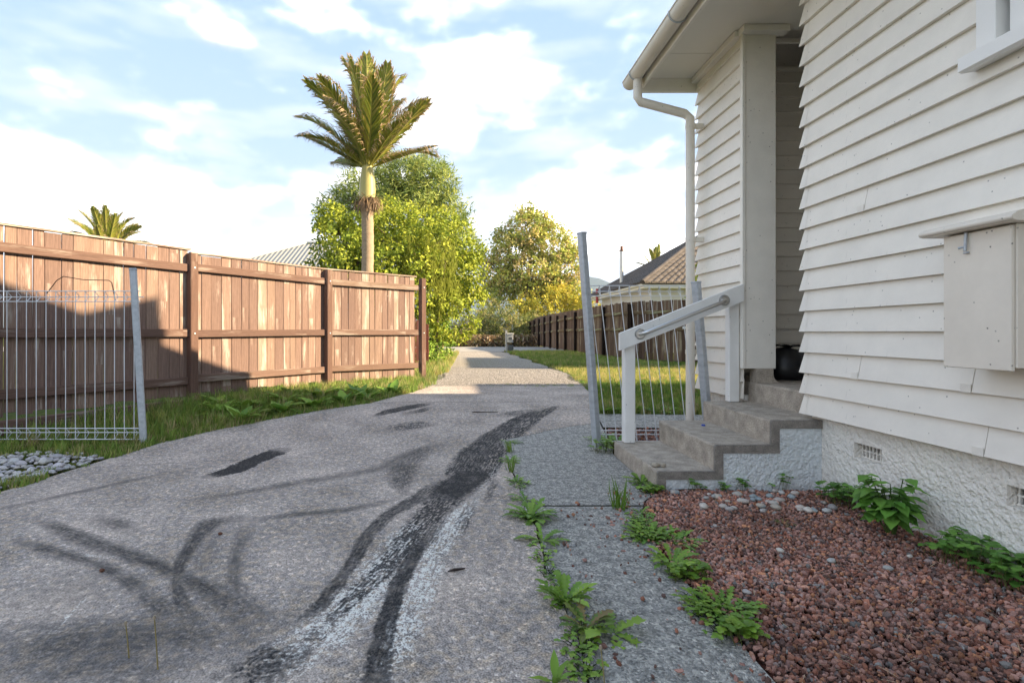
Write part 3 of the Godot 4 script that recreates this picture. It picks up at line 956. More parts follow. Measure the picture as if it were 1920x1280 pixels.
func build_house() -> void:
	var h := thing("house", "cream white weatherboard house with a covered porch, filling the right side", "house", P(WALL, 0, 0))
	var o := -P(WALL, 0, 0)       # parts below are given in scene coordinates
	var y0 := EYE - 0.577        # underside of the lowest board
	var top := EYE + 2.60        # soffit
	var wd0 := 0.95              # window opening
	var wd1 := 2.46
	var wy0 := EYE + 1.30
	var wy1 := EYE + 2.42
	var joints := {0: [2.47], 2: [2.53, 3.25], 9: [3.20]}
	var corner := 3.77
	var y := y0
	var row := 0
	while y < top - 0.02:
		var cuts: Array = joints.get(row, []).duplicate()
		var spans := []
		if y > wy0 - 0.078 and y < wy1:
			spans = [[-3.0, wd0], [wd1, corner]]
		else:
			var from := -3.0
			for c in cuts:
				spans.append([from, c - 0.0015])
				from = c + 0.0015
			spans.append([from, corner])
		for s in spans:
			part("weatherboard", board(WALL, y, s[0], s[1], 0.0, 1.0 if s[1] == corner else 0.0), M.board_paint, h, o)
		for c in cuts:       # the metal soaker lapped under a butt joint
			var sk := MB.new()
			sk.cbox(P(WALL - 0.0375, y + 0.018, c + 0.028), Vector3(0.003, 0.042, 0.055), Basis.IDENTITY, 0.0008)
			part("joint_soaker", sk, M.board_paint, h, o)
		# corner soakers: thin folded caps over each mitre
		var so := MB.new()
		so.poly([P(WALL - 0.0385, y - 0.001, corner - 0.03), P(WALL - 0.0385, y - 0.001, corner + 0.040), P(WALL - 0.0125, y + COVER, corner + 0.013), P(WALL - 0.0125, y + COVER, corner - 0.03)], Vector3(-1, 0.2, 0).normalized())
		part("corner_soaker", so, M.board_paint, h, o)
		# boards of the wing beyond the porch
		part("weatherboard", board(WALL, y, 4.605, 5.46, 0.0, 1.0), M.board_paint, h, o)
		# boards of the porch's end wall, which faces the camera
		if y > EYE - 0.46 and y < EYE + 2.5:
			part("weatherboard", cross_board(y + 0.03, 2.74, 4.0, 5.38), M.board_paint, h, o)
		# the far end of the wing
		part("weatherboard", end_board(y, WALL, 3.7, 5.46), M.board_paint, h, o)
		y += COVER
		row += 1
	# the rest of the long wall behind the camera, plain beyond what can be seen
	part("rear_wall", box(P(WALL - 0.02, y0, -9.0), P(WALL + 0.1, top, -3.0)), M.board_paint, h, o)
	# wall cores
	var core := MB.new()
	for q in [[y0 + 0.02, wy0, -3.0, 3.76], [wy1, top, -3.0, 3.76], [wy0, wy1, -3.0, wd0], [wy0, wy1, wd1, 3.76]]:
		core.cbox(P(WALL + 0.06, (q[0] + q[1]) * 0.5, (q[2] + q[3]) * 0.5), Vector3(0.11, q[1] - q[0], q[3] - q[2]), Basis.IDENTITY, 0.0005)
	part("wall_core", core, M.board_paint, h, o)
	part("wing_core", box(P(WALL + 0.003, EYE - 0.30, 4.61), P(2.715, top, 5.44)), M.board_paint, h, o)
	part("porch_end_wall", box(P(2.72, EYE - 0.44, 5.385), P(7.4, top + 0.3, 5.5)), M.board_paint, h, o)
	part("porch_side_wall", box(P(WALL + 0.12, EYE - 0.44, 3.60), P(4.0, top + 0.3, 3.755)), M.board_paint, h, o)
	part("porch_door", box(P(4.0, EYE - 0.44, 3.6), P(4.08, top + 0.3, 5.5)), M.trim_paint, h, o)
	part("porch_ceiling", box(P(2.55, EYE + 2.92, 3.6), P(4.0, EYE + 2.97, 5.5)), M.ceiling_paint, h, o)
	part("ceiling_bead", box(P(2.72, EYE + 2.60, 5.30), P(4.0, EYE + 2.635, 5.335)), M.trim_paint, h, o)
	part("ceiling_bead", box(P(2.72, EYE + 2.56, 4.72), P(4.0, EYE + 2.60, 4.75)), M.trim_paint, h, o)
	# the porch pier at the end of the wing
	part("porch_pier", box(P(WALL - 0.014, EYE - 0.315, 4.572), P(2.722, EYE + 2.545, 4.602)), M.trim_paint, h, o)
	part("pier_edge", box(P(WALL - 0.042, EYE - 0.315, 4.560), P(WALL - 0.016, EYE + 2.545, 4.604)), M.trim_paint, h, o)
	part("pier_cap", box(P(WALL - 0.06, EYE + 2.545, 4.50), P(2.80, EYE + 2.597, 4.60)), M.trim_paint, h, o)
	part("scotia", box(P(WALL - 0.085, EYE + 2.545, 4.60), P(WALL - 0.002, EYE + 2.597, 5.47)), M.trim_paint, h, o)
	# plinths with air vents
	var pl := MB.new()
	for q in [[-3.0, 2.21, 0], [2.43, 3.15, 0], [3.37, 3.77, 0]]:
		pl.cbox(P(2.60, 0.13, (q[0] + q[1]) * 0.5), Vector3(0.2, 0.80, q[1] - q[0]), Basis.IDENTITY, 0.0003)
	for d in [2.21, 3.15]:
		pl.cbox(P(2.60, 0.02, d + 0.11), Vector3(0.2, 0.58, 0.22), Basis.IDENTITY, 0.0003)
		pl.cbox(P(2.60, 0.4675, d + 0.11), Vector3(0.2, 0.125, 0.22), Basis.IDENTITY, 0.0003)
	part("plinth", pl, M.plinth_plaster, h, o)
	part("wing_plinth", box(P(2.50, -0.3, 4.70), P(2.7, y0 + 0.02, 5.45)), M.plinth_plaster, h, o)
	part("rear_plinth", box(P(2.50, -0.3, -9.0), P(2.7, y0 + 0.02, -3.0)), M.plinth_plaster, h, o)
	for d in [2.21, 3.15]:
		var v := MB.new()
		v.cbox(P(2.60, 0.3575, d + 0.11), Vector3(0.02, 0.095, 0.22), Basis.IDENTITY, 0.0003)
		var vent := part("air_vent", v, M.dark_void, h, o)
		for i in 8:
			part("vent_bar", box(P(2.543, 0.31, d + 0.004 + i * 0.0286), P(2.56, 0.405, d + 0.013 + i * 0.0286), 0.002), M.plinth_plaster, vent)
		for i in 3:
			part("vent_bar", box(P(2.541, 0.311 + i * 0.042, d), P(2.562, 0.320 + i * 0.042, d + 0.22), 0.002), M.plinth_plaster, vent)
	# window
	var win := part("window_frame", window_frame(wd0, wd1, wy0, wy1), M.sill_paint, h, o)
	part("window_sash", window_sash(wd0 + 0.09, wd1 - 0.09, wy0 + 0.035, wy1 - 0.06), M.sill_paint, win)
	part("window_pane", box(P(WALL + 0.002, wy0 + 0.12, wd0 + 0.18), P(WALL + 0.007, wy1 - 0.14, wd1 - 0.185), 0.0005), M.window_glass, win)
	var hg := MB.new()
	hg.tube([P(WALL - 0.022, wy0 + 0.19, wd1 - 0.088), P(WALL - 0.022, wy0 + 0.30, wd1 - 0.088)], [0.008, 0.008], 8)
	part("hinge", hg, M.galvanised, win)
	var sill := MB.new()
	sill.prism(PackedVector2Array([Vector2(0.11, -0.012), Vector2(0.11, -0.075), Vector2(0.095, -0.082), Vector2(0.02, -0.070), Vector2(0.0, -0.07), Vector2(0.0, 0.02), Vector2(0.03, 0.012)]), P(WALL, wy0, wd0 - 0.06), Vector3(-1, 0, 0), Vector3.UP, P(0, 0, wd1 - wd0 + 0.12))
	part("window_sill", sill, M.sill_paint, win)
	part("room_curtain", box(P(WALL + 0.35, wy0 - 0.3, wd0 - 0.4), P(WALL + 0.37, wy1 + 0.2, wd1 + 0.4)), M.curtain, h, o)
	# eaves
	part("soffit", box(P(1.90, top, -9.0), P(2.60, top + 0.012, 5.47), 0.001), M.ceiling_paint, h, o)
	part("soffit", box(P(2.60, top + 0.001, 3.76), P(4.0, top + 0.011, 4.60), 0.001), M.ceiling_paint, h, o)
	part("soffit_batten", box(P(1.90, top - 0.004, 4.98), P(2.38, top - 0.0005, 5.02), 0.0005), M.ceiling_paint, h, o)
	part("fascia", box(P(1.868, EYE + 2.50, -9.0), P(1.899, EYE + 2.74, 5.49)), M.trim_paint, h, o)
	part("barge_board", box(P(1.88, EYE + 2.46, 5.472), P(2.50, EYE + 2.64, 5.50)), M.trim_paint, h, o)
	var gut := PackedVector2Array()
	for i in 13:
		var a := PI + PI * i / 12.0
		gut.append(Vector2(0.072 * cos(a), 0.072 * sin(a)))
	gut.append(Vector2(0.072, 0.05))
	gut.append(Vector2(0.066, 0.05))
	for i in 13:
		var a := TAU - PI * i / 12.0
		gut.append(Vector2(0.066 * cos(a), 0.066 * sin(a)))
	gut.append(Vector2(-0.070, 0.012))
	gut.append(Vector2(-0.079, 0.012))
	gut.append(Vector2(-0.079, 0.002))
	var gm := MB.new()
	gm.prism(gut, P(1.790, EYE + 2.60, -9.0), Vector3.RIGHT, Vector3.UP, P(0, 0, 14.58), true, true)
	var stop := PackedVector2Array()
	for i in 13:
		var a := PI + PI * i / 12.0
		stop.append(Vector2(0.073 * cos(a), 0.073 * sin(a)))
	gm.prism(stop, P(1.790, EYE + 2.60, 5.58), Vector3.RIGHT, Vector3.UP, P(0, 0, 0.004))
	var gutter := part("gutter", gm, M.gutter_paint, h, o)
	for d in [5.35, 4.35, 3.45, 2.55]:
		var br := MB.new()
		var pts := []
		var rr := []
		for i in 11:
			var a := PI * 0.93 + PI * 1.07 * i / 10.0
			pts.append(P(1.790 + 0.077 * cos(a), EYE + 2.60 + 0.077 * sin(a), d))
			rr.append(0.007)
		br.tube(pts, rr, 6)
		part("gutter_bracket", br, M.galvanised, gutter)
	# downpipe
	var dp := MB.new()
	var pr := 0.043
	dp.tube([P(1.80, EYE + 2.56, 5.36), P(1.80, EYE + 2.36, 5.36), P(1.83, EYE + 2.31, 5.36), P(2.26, EYE + 2.18, 5.33), P(2.31, EYE + 2.13, 5.32), P(2.312, EYE + 1.9, 5.32), P(2.312, 0.02, 5.32)], [pr, pr, pr, pr, pr, pr, pr], 18)
	var pipe := part("downpipe", dp, M.gutter_paint, h, o)
	for yy in [EYE + 2.05, EYE + 0.92, EYE - 0.20]:
		var cl := MB.new()
		cl.tube([P(2.312, yy - 0.022, 5.32), P(2.312, yy + 0.022, 5.32)], [pr + 0.004, pr + 0.004], 18)
		cl.cbox(P(2.40, yy, 5.32), Vector3(0.10, 0.05, 0.03), Basis.IDENTITY, 0.003)
		part("pipe_bracket", cl, M.gutter_paint, pipe)
	# roof over the long wall: rises from the eave, gable at its far end
	var rf := MB.new()
	rf.prism(PackedVector2Array([Vector2(1.80, EYE + 2.70), Vector2(6.6, EYE + 5.5), Vector2(11.2, EYE + 2.8), Vector2(11.2, EYE + 2.74), Vector2(6.6, EYE + 5.4), Vector2(1.9, EYE + 2.66)]), P(0, 0, -9.0), Vector3.RIGHT, Vector3.UP, P(0, 0, 14.52))
	part("roof", rf, M.roof_tile, h, o)
	part("gable", gable_fill(), M.board_paint, h, o)
	# the rear block with its own gable, and the low back wing
	var rb := MB.new()
	rb.prism(PackedVector2Array([Vector2(6.92, EYE + 2.60), Vector2(3.0, EYE + 5.55), Vector2(-0.4, EYE + 2.60)]), P(3.5, 0, 0), Vector3(0, 0, -1), Vector3.UP, Vector3(7.5, 0, 0))
	part("rear_roof", rb, M.roof_tile, h, o)
	part("rear_block", box(P(3.75, -0.3, 5.51), P(10.8, EYE + 2.62, 6.60)), M.board_paint, h, o)
	part("back_wing", box(P(7.9, -0.3, 6.61), P(10.8, EYE + 2.53, 8.15)), M.board_paint, h, o)
	part("back_wing_roof", box(P(7.5, EYE + 2.535, 6.5), P(11.0, EYE + 2.66, 8.4)), M.roof_tile, h, o)
	part("far_wall", box(P(10.9, -0.3, -9.0), P(11.1, EYE + 2.9, 7.3)), M.board_paint, h, o)
	part("end_wall", box(P(2.6, -0.3, -9.1), P(11.1, EYE + 2.9, -9.0)), M.board_paint, h, o)
	part("porch_floor_base", box(P(2.62, -0.3, 3.79), P(4.0, EYE - 0.50, 5.38)), M.step_concrete, h, o)


func end_board(y: float, x0: float, x1: float, d: float) -> MB:
	var b := MB.new()
	b.prism(PackedVector2Array([Vector2(0.037, 0), Vector2(0.006, 0.170), Vector2(0.001, 0.170), Vector2(0.008, 0)]), P(x0, y, d), Vector3(0, 0, -1), Vector3.UP, Vector3(x1 - x0, 0, 0))
	return b


func gable_fill() -> MB:
	var b := MB.new()
	b.prism(PackedVector2Array([Vector2(2.5, EYE + 2.62), Vector2(3.4, EYE + 2.62), Vector2(10.6, EYE + 2.62), Vector2(6.6, EYE + 5.35), Vector2(2.5, EYE + 2.98)]), P(0, 0, 5.40), Vector3.RIGHT, Vector3.UP, P(0, 0, 0.08))
	return b


func window_frame(d0: float, d1: float, y0: float, y1: float) -> MB:
	var b := MB.new()
	var x0 := WALL - 0.055
	var x1 := WALL + 0.06
	for q in [[y0 + 0.013, y1, d1 - 0.062, d1 + 0.03], [y0 + 0.013, y1, d0 - 0.03, d0 + 0.062], [y1 + 0.001, y1 + 0.09, d0 - 0.03, d1 + 0.03]]:
		b.cbox(P((x0 + x1) * 0.5, (q[0] + q[1]) * 0.5, (q[2] + q[3]) * 0.5), Vector3(x1 - x0, q[1] - q[0], q[3] - q[2]), Basis.IDENTITY, 0.003)
	return b


func window_sash(d0: float, d1: float, y0: float, y1: float) -> MB:
	var b := MB.new()
	for q in [[y0, y1, d1 - 0.09, d1], [y0, y1, d0, d0 + 0.09], [y0, y0 + 0.10, d0 + 0.0905, d1 - 0.0905], [y1 - 0.09, y1, d0 + 0.0905, d1 - 0.0905]]:
		b.cbox(P(WALL + 0.0, (q[0] + q[1]) * 0.5, (q[2] + q[3]) * 0.5), Vector3(0.04, q[1] - q[0], q[3] - q[2]), Basis.IDENTITY, 0.002)
	return b


func build_porch_things() -> void:
	# meter box
	var mb := thing("meter_box", "cream painted meter box with a sloping lid fixed on the boards", "meter box", P(2.27, EYE - 0.16, 2.33))
	var o := -P(2.27, EYE - 0.16, 2.33)
	part("case", box(P(2.285, EYE - 0.150, 2.180), P(2.455, EYE + 0.445, 2.495)), M.box_paint, mb, o)
	var door := part("door", box(P(2.266, EYE - 0.162, 2.186), P(2.284, EYE + 0.440, 2.492)), M.box_paint, mb, o)
	var lid := MB.new()
	lid.prism(PackedVector2Array([Vector2(2.225, EYE + 0.447), Vector2(2.225, EYE + 0.475), Vector2(2.235, EYE + 0.485), Vector2(2.455, EYE + 0.535), Vector2(2.455, EYE + 0.447)]), P(0, 0, 2.13), Vector3.RIGHT, Vector3.UP, P(0, 0, 0.43))
	part("lid", lid, M.box_paint, mb, o)
	var edge := MB.new()
	edge.tube([P(2.222, EYE + 0.462, 2.128), P(2.222, EYE + 0.463, 2.562)], [0.013, 0.013], 8)
	part("lid_nosing", edge, M.box_paint, mb, o)
	var la := MB.new()
	la.tube([P(2.258, EYE + 0.44, 2.372), P(2.254, EYE + 0.36, 2.372)], [0.006, 0.006], 8)
	la.tube([P(2.254, EYE + 0.378, 2.372), P(2.240, EYE + 0.374, 2.39)], [0.004, 0.006], 8)
	la.cbox(P(2.259, EYE + 0.352, 2.372), Vector3(0.012, 0.008, 0.022), Basis.IDENTITY, 0.002)
	part("latch", la, M.galvanised, door)

	# concrete steps
	var s := thing("concrete_steps", "worn grey concrete porch steps with a white plastered side", "steps", P(1.9, 0, 4.2))
	o = -P(1.9, 0, 4.2)
	var prof := PackedVector2Array([Vector2(1.366, -0.15), Vector2(1.366, 0.130), Vector2(1.372, 0.142), Vector2(1.764, 0.144), Vector2(1.760, 0.312), Vector2(1.767, 0.324), Vector2(2.150, 0.326), Vector2(2.147, 0.480), Vector2(2.154, 0.493), Vector2(2.545, 0.495), Vector2(2.545, 0.651), Vector2(2.552, 0.663), Vector2(2.62, 0.663), Vector2(2.62, -0.15)])
	var block := MB.new()
	# swept in slices whose nosings wander a little, as worn edges do
	var cuts := 26
	rng.seed = 61
	var jit := []
	for i in cuts + 1:
		var a := []
		for k in prof.size():
			var worn := 0.004 if k in [1, 2, 4, 5, 7, 8, 10, 11] else 0.0
			if k in [7, 8] and i > 11 and i < 16:
				worn = 0.016
			if k in [1, 2] and i in [7, 8, 9]:
				worn = 0.009
			a.append(Vector2(rng.randf() * worn, -rng.randf() * worn))
		jit.append(a)
	for i in cuts:
		var da := 3.681 + (4.68 - 3.681) * i / cuts
		var db := 3.681 + (4.68 - 3.681) * (i + 1) / cuts
		for k in prof.size() - 1:
			var a: Vector2 = prof[k] + jit[i][k]
			var b2: Vector2 = prof[k + 1] + jit[i][k + 1]
			var c: Vector2 = prof[k + 1] + jit[i + 1][k + 1]
			var e: Vector2 = prof[k] + jit[i + 1][k]
			if k in [9, 10, 11] and da < 3.80:       # the landing begins behind the house corner
				continue
			var nn := Vector3(-(b2 - a).y, (b2 - a).x, 0).normalized()
			block.poly([P(a.x, a.y, da), P(b2.x, b2.y, da), P(c.x, c.y, db), P(e.x, e.y, db)], nn)
	var flat := Geometry2D.triangulate_polygon(prof)
	for e in 2:
		var f := block.v.size()
		for p in prof:
			block.vert(P(p.x, p.y, 3.681 if e == 0 else 4.68), Vector3(0, 0, 1 if e == 0 else -1))
		for k in range(0, flat.size(), 3):
			if e == 0 and (prof[flat[k]].y > 0.5 or prof[flat[k + 1]].y > 0.5 or prof[flat[k + 2]].y > 0.5):
				continue
			block.tri(f + flat[k], f + flat[k + 1], f + flat[k + 2])
	part("stair_block", block, M.step_concrete, s, o)
	part("landing", box(P(2.56, 0.50, 3.78), P(4.0, 0.661, 5.37)), M.step_concrete, s, o)
	# the raised concrete band along the side, then the painted plaster inside it
	var t := 0.058
	var band := PackedVector2Array([Vector2(1.366, -0.15), Vector2(1.366, 0.132), Vector2(1.374, 0.141), Vector2(1.760, 0.143), Vector2(1.760, 0.314), Vector2(1.768, 0.323), Vector2(2.147, 0.325), Vector2(2.147, 0.482), Vector2(2.155, 0.492), Vector2(2.499, 0.494), Vector2(2.499, 0.494 - t), Vector2(2.147 + t, 0.494 - t), Vector2(2.147 + t, 0.325 - t), Vector2(1.760 + t, 0.325 - t), Vector2(1.760 + t, 0.143 - t), Vector2(1.366 + t, 0.143 - t), Vector2(1.366 + t, -0.15)])
	var bm := MB.new()
	bm.prism(band, P(0, 0, 3.659), Vector3.RIGHT, Vector3.UP, P(0, 0, 0.0215))
	part("side_band", bm, M.band_concrete, s, o)
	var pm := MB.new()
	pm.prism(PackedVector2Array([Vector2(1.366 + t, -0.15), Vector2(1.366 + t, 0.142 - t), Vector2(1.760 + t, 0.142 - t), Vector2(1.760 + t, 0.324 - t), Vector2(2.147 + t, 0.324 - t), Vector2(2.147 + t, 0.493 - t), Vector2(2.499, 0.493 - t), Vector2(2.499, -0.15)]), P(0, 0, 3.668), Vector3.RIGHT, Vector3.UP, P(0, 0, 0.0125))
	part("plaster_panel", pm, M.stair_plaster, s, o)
	# upstand with a coved foot beside the landing
	var up := PackedVector2Array([Vector2(2.556, 0.662), Vector2(2.556, 0.784), Vector2(2.70, 0.784)])
	for i in 7:
		var a := PI * 0.5 * i / 6.0
		up.append(Vector2(2.70 + 0.075 * (1.0 - cos(a)), 0.662 + 0.075 * (1.0 - sin(a))))
	var um := MB.new()
	um.prism(up, P(0, 0.0005, 4.57), Vector3.RIGHT, Vector3.UP, P(0, 0, 0.11))
	part("upstand", um, M.step_concrete, s, o)
	# damp course sheet peeping out under the plaster
	var dpc := MB.new()
	dpc.prism(PackedVector2Array([Vector2(1.40, -0.03), Vector2(1.47, 0.022), Vector2(1.70, 0.026), Vector2(1.75, 0.0), Vector2(1.75, -0.03)]), P(0, 0, 3.650), Vector3.RIGHT, Vector3.UP, P(0, 0, 0.006))
	part("damp_proof_sheet", dpc, M.dpc_sheet, s, o)

	# handrail
	var hr := thing("handrail", "white timber handrail with a steel grab bar beside the steps", "handrail", P(1.47, 0.144, 4.60))
	o = -P(1.47, 0.144, 4.60)
	part("post", box(P(1.425, 0.1445, 4.575), P(1.518, 1.03, 4.662), 0.006), M.post_paint, hr, o)
	part("post", box(P(2.335, 0.495, 4.60), P(2.425, 1.40, 4.672), 0.006), M.post_paint, hr, o)
	var rail := MB.new()
	var ra := P(1.372, EYE - 0.085, 4.552)
	var rb := P(2.425, EYE + 0.335, 4.552)
	var slope := (rb - ra).normalized()
	var ru := Vector3(0, 0, 1).cross(slope).normalized()
	var hh := 0.068
	rail.prism(PackedVector2Array([Vector2(ra.x, ra.y - hh * 1.08), Vector2(rb.x, rb.y - hh * 1.08), Vector2(rb.x, rb.y + hh * 1.08), Vector2(ra.x, ra.y + hh * 1.08)]), P(0, 0, 4.53), Vector3.RIGHT, Vector3.UP, P(0, 0, 0.044))
	part("rail_board", rail, M.post_paint, hr, o)
	var ga := ra.lerp(rb, 0.16)
	var gb := ra.lerp(rb, 0.84)
	var bar := MB.new()
	var out := Vector3(0, 0, 0.075)
	var bp := []
	var brr := []
	for i in 6:
		var a := PI * 0.5 * i / 5.0
		bp.append(ga + out * sin(a) * 1.0 + slope * 0.05 * (1.0 - cos(a)) + Vector3(0, 0, 0.02))
		brr.append(0.0165)
	for i in 6:
		var a := PI * 0.5 * (5 - i) / 5.0
		bp.append(gb + out * sin(a) * 1.0 - slope * 0.05 * (1.0 - cos(a)) + Vector3(0, 0, 0.02))
		brr.append(0.0165)
	bar.tube(bp, brr, 14)
	var grab := part("grab_bar", bar, M.brushed_steel, hr, o)
	for p in [ga, gb]:
		var fl := MB.new()
		fl.tube([p + Vector3(0, 0, 0.0225), p + Vector3(0, 0, 0.029), p + Vector3(0, 0, 0.034)], [0.046, 0.046, 0.036], 22)
		part("flange", fl, M.brushed_steel, grab)

	# what lies about the porch
	var bag := MB.new()
	var bn := noise(FastNoiseLite.TYPE_SIMPLEX_SMOOTH, 3.0, 15, 4)
	var rings := 16
	var seg := 26
	for i in rings + 1:
		for k in seg + 1:
			var a := TAU * k / seg
			var t2 := float(i) / rings
			var r := 0.24 * sin(PI * clampf(t2 * 0.92 + 0.08, 0, 1)) ** 0.55
			var dv := Vector3(cos(a), 0, sin(a))
			r *= 1.0 + 0.26 * bn.get_noise_3d(dv.x * 0.5, t2 * 0.4, dv.z * 0.5) + 0.10 * bn.get_noise_3d(dv.x * 2.0, t2 * 0.7, dv.z * 2.0)
			bag.vert(dv * r + Vector3(0, 0.30 * t2 ** 1.1, 0), (dv + Vector3(0, t2 * 1.6 - 0.6, 0)).normalized())
	for i in rings:
		for k in seg:
			var a := i * (seg + 1) + k
			bag.tri(a, a + 1, a + seg + 1)
			bag.tri(a + 1, a + seg + 2, a + seg + 1)
	var sack := thing("rubbish_bag", "black plastic rubbish bag slumped on the porch landing", "bag", P(3.03, 0.661, 4.95))
	part("sack", bag, M.black_plastic, sack)
	var knot := MB.new()
	for k in 7:
		knot.leaf(Vector3(0.02, 0.28, 0.02), Vector3(cos(k * 0.9), 0.9, sin(k * 0.9)), Vector3.UP, 0.12, 0.06, [0.3, 0.7, 1.0, 0.8], 0.8, 0.6)
	part("tied_neck", knot, M.black_plastic, sack)
	var capm := MB.new()
	capm.tube([Vector3(0, 0, 0), Vector3(0, 0.012, 0)], [0.016, 0.014], 14)
	single("bottle_cap", capm, M.blue_plastic, "small blue plastic cap lying on the middle step", "cap", P(2.02, 0.3255, 4.40))


# ------------------------------------------------------------------ fences and gates

func poly_at(pts: Array, s: float) -> Array:        # [x, d, direction x, direction d] at distance s along a line of [x, d]
	for i in pts.size() - 1:
		var a := Vector2(pts[i][0], pts[i][1])
		var b := Vector2(pts[i + 1][0], pts[i + 1][1])
		var l := (b - a).length()
		if s <= l or i == pts.size() - 2:
			var e := (b - a) / l
			var p := a + e * s
			return [p.x, p.y, e.x, e.y]
		s -= l
	return []


func build_fences() -> void:
	rng.seed = 77
	# the stained fence on the left, its rails and posts on the driveway side
	var line := [[-5.60, 3.30], [-4.62, 5.20], [-3.51, 6.96], [-2.19, 8.78], [-0.72, 10.05]]
	var f := thing("paling_fence", "weathered red brown paling fence with posts and rails along the driveway", "fence", P(-3.51, gh(-3.5, 7), 6.96))
	var o := -f.position
	var low := EYE - 0.83
	var high := EYE + 1.06
	for i in 4:
		var a := Vector2(line[i][0], line[i][1])
		var b := Vector2(line[i + 1][0], line[i + 1][1])
		var e := (b - a).normalized()
		var nrm := Vector2(e.y, -e.x)              # towards the driveway
		var dir := P(e.x, 0, e.y)
		var out := P(nrm.x, 0, nrm.y)
		var L := (b - a).length()
		var s := 0.02
		var last := L - 0.02 if i < 3 else L - 0.13
		while s < last - 0.05:
			var w := rng.randf_range(0.10, 0.155)
			if s + w > last:
				w = last - s
			var gap := rng.randf_range(0.003, 0.007) if rng.randf() > 0.06 else rng.randf_range(0.010, 0.018)
			var q := a + e * (s + w * 0.5)
			var k := rng.randi_range(0, 7)
			var yb := low + rng.randf_range(-0.03, 0.03)
			var yt := high + rng.randf_range(-0.012, 0.004) - (0.04 if i >= 2 else 0.0)
			var pm := MB.new()
			var lean := rng.randf_range(-0.006, 0.006)
			var up := (Vector3.UP + dir * lean).normalized()
			var x := dir
			pm.cbox(P(q.x, (yb + yt) * 0.5, q.y) - out * rng.randf_range(0.0, 0.008), Vector3(w - gap, yt - yb, 0.02), Basis(x, up, x.cross(up)), 0.003, k / 8.0 + 0.01, k / 8.0 + 0.115, 0.5, rng.randf())
			part("paling", pm, M.paling_wood, f, o)
			s += w
		# rails
		for yr in [EYE + 0.83, EYE - 0.02, EYE - 0.62]:
			var rm := MB.new()
			var k := rng.randi_range(0, 7)
			var r0 := a + e * 0.052 + nrm * 0.035
			var r1 := b - e * 0.052 + nrm * 0.035
			rm.beam(P(r0.x, yr + rng.randf_range(-0.012, 0.012), r0.y), P(r1.x, yr + rng.randf_range(-0.012, 0.012), r1.y), Vector3.UP, 0.046, 0.098, 0.005, k / 8.0 + 0.01, k / 8.0 + 0.115, 0.5, rng.randf())
			part("rail", rm, M.rail_wood, f, o)
		# post at the far end of each bay
		var pq := b + nrm * 0.055
		var post := MB.new()
		var pb := gh(pq.x, pq.y) - 0.25
		var pt := EYE + (1.02 if i < 3 else 1.00)
		post.cbox(P(pq.x, (pb + pt) * 0.5, pq.y), Vector3(0.105, pt - pb, 0.105), Basis(dir, Vector3.UP, dir.cross(Vector3.UP)), 0.007, 0.01, 0.115, 0.5, rng.randf())
		var pmi := part("post", post, M.fence_post_wood, f, o)
		for yr in [EYE + 0.83, EYE - 0.02]:
			var bolt := MB.new()
			var bp := pq + nrm * 0.053
			bolt.tube([P(bp.x, yr, bp.y) - out * 0.004, P(bp.x, yr, bp.y) + out * 0.006], [0.013, 0.011], 8)
			part("bolt", bolt, M.galvanised, pmi)
		# capping
		var cm := MB.new()
		var c0 := a - nrm * 0.002
		var c1 := b - e * (0.0 if i < 3 else 0.11)
		var cy := high + 0.012 - (0.04 if i >= 2 else 0.0)
		cm.beam(P(c0.x, cy, c0.y), P(c1.x, cy, c1.y), Vector3.UP, 0.062, 0.022, 0.004, 0.01, 0.115, 0.4, rng.randf())
		part("capping", cm, M.cap_wood, f, o)
	# a sleeper in the soil along the foot of the fence
	var sl := MB.new()
	sl.beam(P(-4.85, 0.16, 4.50), P(-3.50, 0.17, 6.75), Vector3.UP, 0.06, 0.15, 0.01, 0.01, 0.1, 0.5, 0.3)
	part("ground_board", sl, M.rail_wood, f, o)

	# the neighbour's red fence, seen behind the end post
	var rf := thing("red_fence", "dull red timber fence panel seen behind the end post of the brown fence", "fence", P(-1.1, 0.2, 13.0))
	for i in 9:
		var pm := MB.new()
		var k := i % 8
		pm.cbox(Vector3(-0.55 + i * 0.105, 0.72 - 0.025 * i, -0.06 * i), Vector3(0.098, 1.55 - 0.05 * i, 0.02), Basis.IDENTITY, 0.003, k / 8.0 + 0.01, k / 8.0 + 0.115, 0.5, rng.randf())
		part("paling", pm, M.red_fence_wood, rf)
	var rr := MB.new()
	rr.beam(Vector3(-0.6, 0.45, -0.06), Vector3(0.34, 0.41, -0.52), Vector3.UP, 0.04, 0.09, 0.004, 0.01, 0.1, 0.5)
	part("rail", rr, M.red_fence_wood, rf)

	# the grey fence on the right, beyond the lawn
	var g := thing("paling_fence", "dark grey brown paling fence with black posts beyond the lawn", "fence", P(5.1, gh(5, 20), 20.0))
	o = -g.position
	var l2 := [[10.6, 13.6], [6.6, 15.4], [5.35, 17.2], [5.12, 20.0], [5.05, 25.0], [5.0, 39.0]]
	var total := 0.0
	for i in l2.size() - 1:
		total += Vector2(l2[i][0] - l2[i + 1][0], l2[i][1] - l2[i + 1][1]).length()
	var s := 0.0
	var meshes := []
	for k in 12:
		var pm := MB.new()
		var c := k % 8
		pm.cbox(Vector3(0, 0, 0), Vector3(0.122, 1.78 + 0.02 * (k % 3), 0.02), Basis.IDENTITY, 0.003, c / 8.0 + 0.01, c / 8.0 + 0.115, 0.5, k * 0.13)
		meshes.append(pm.mesh(M.grey_paling_wood))
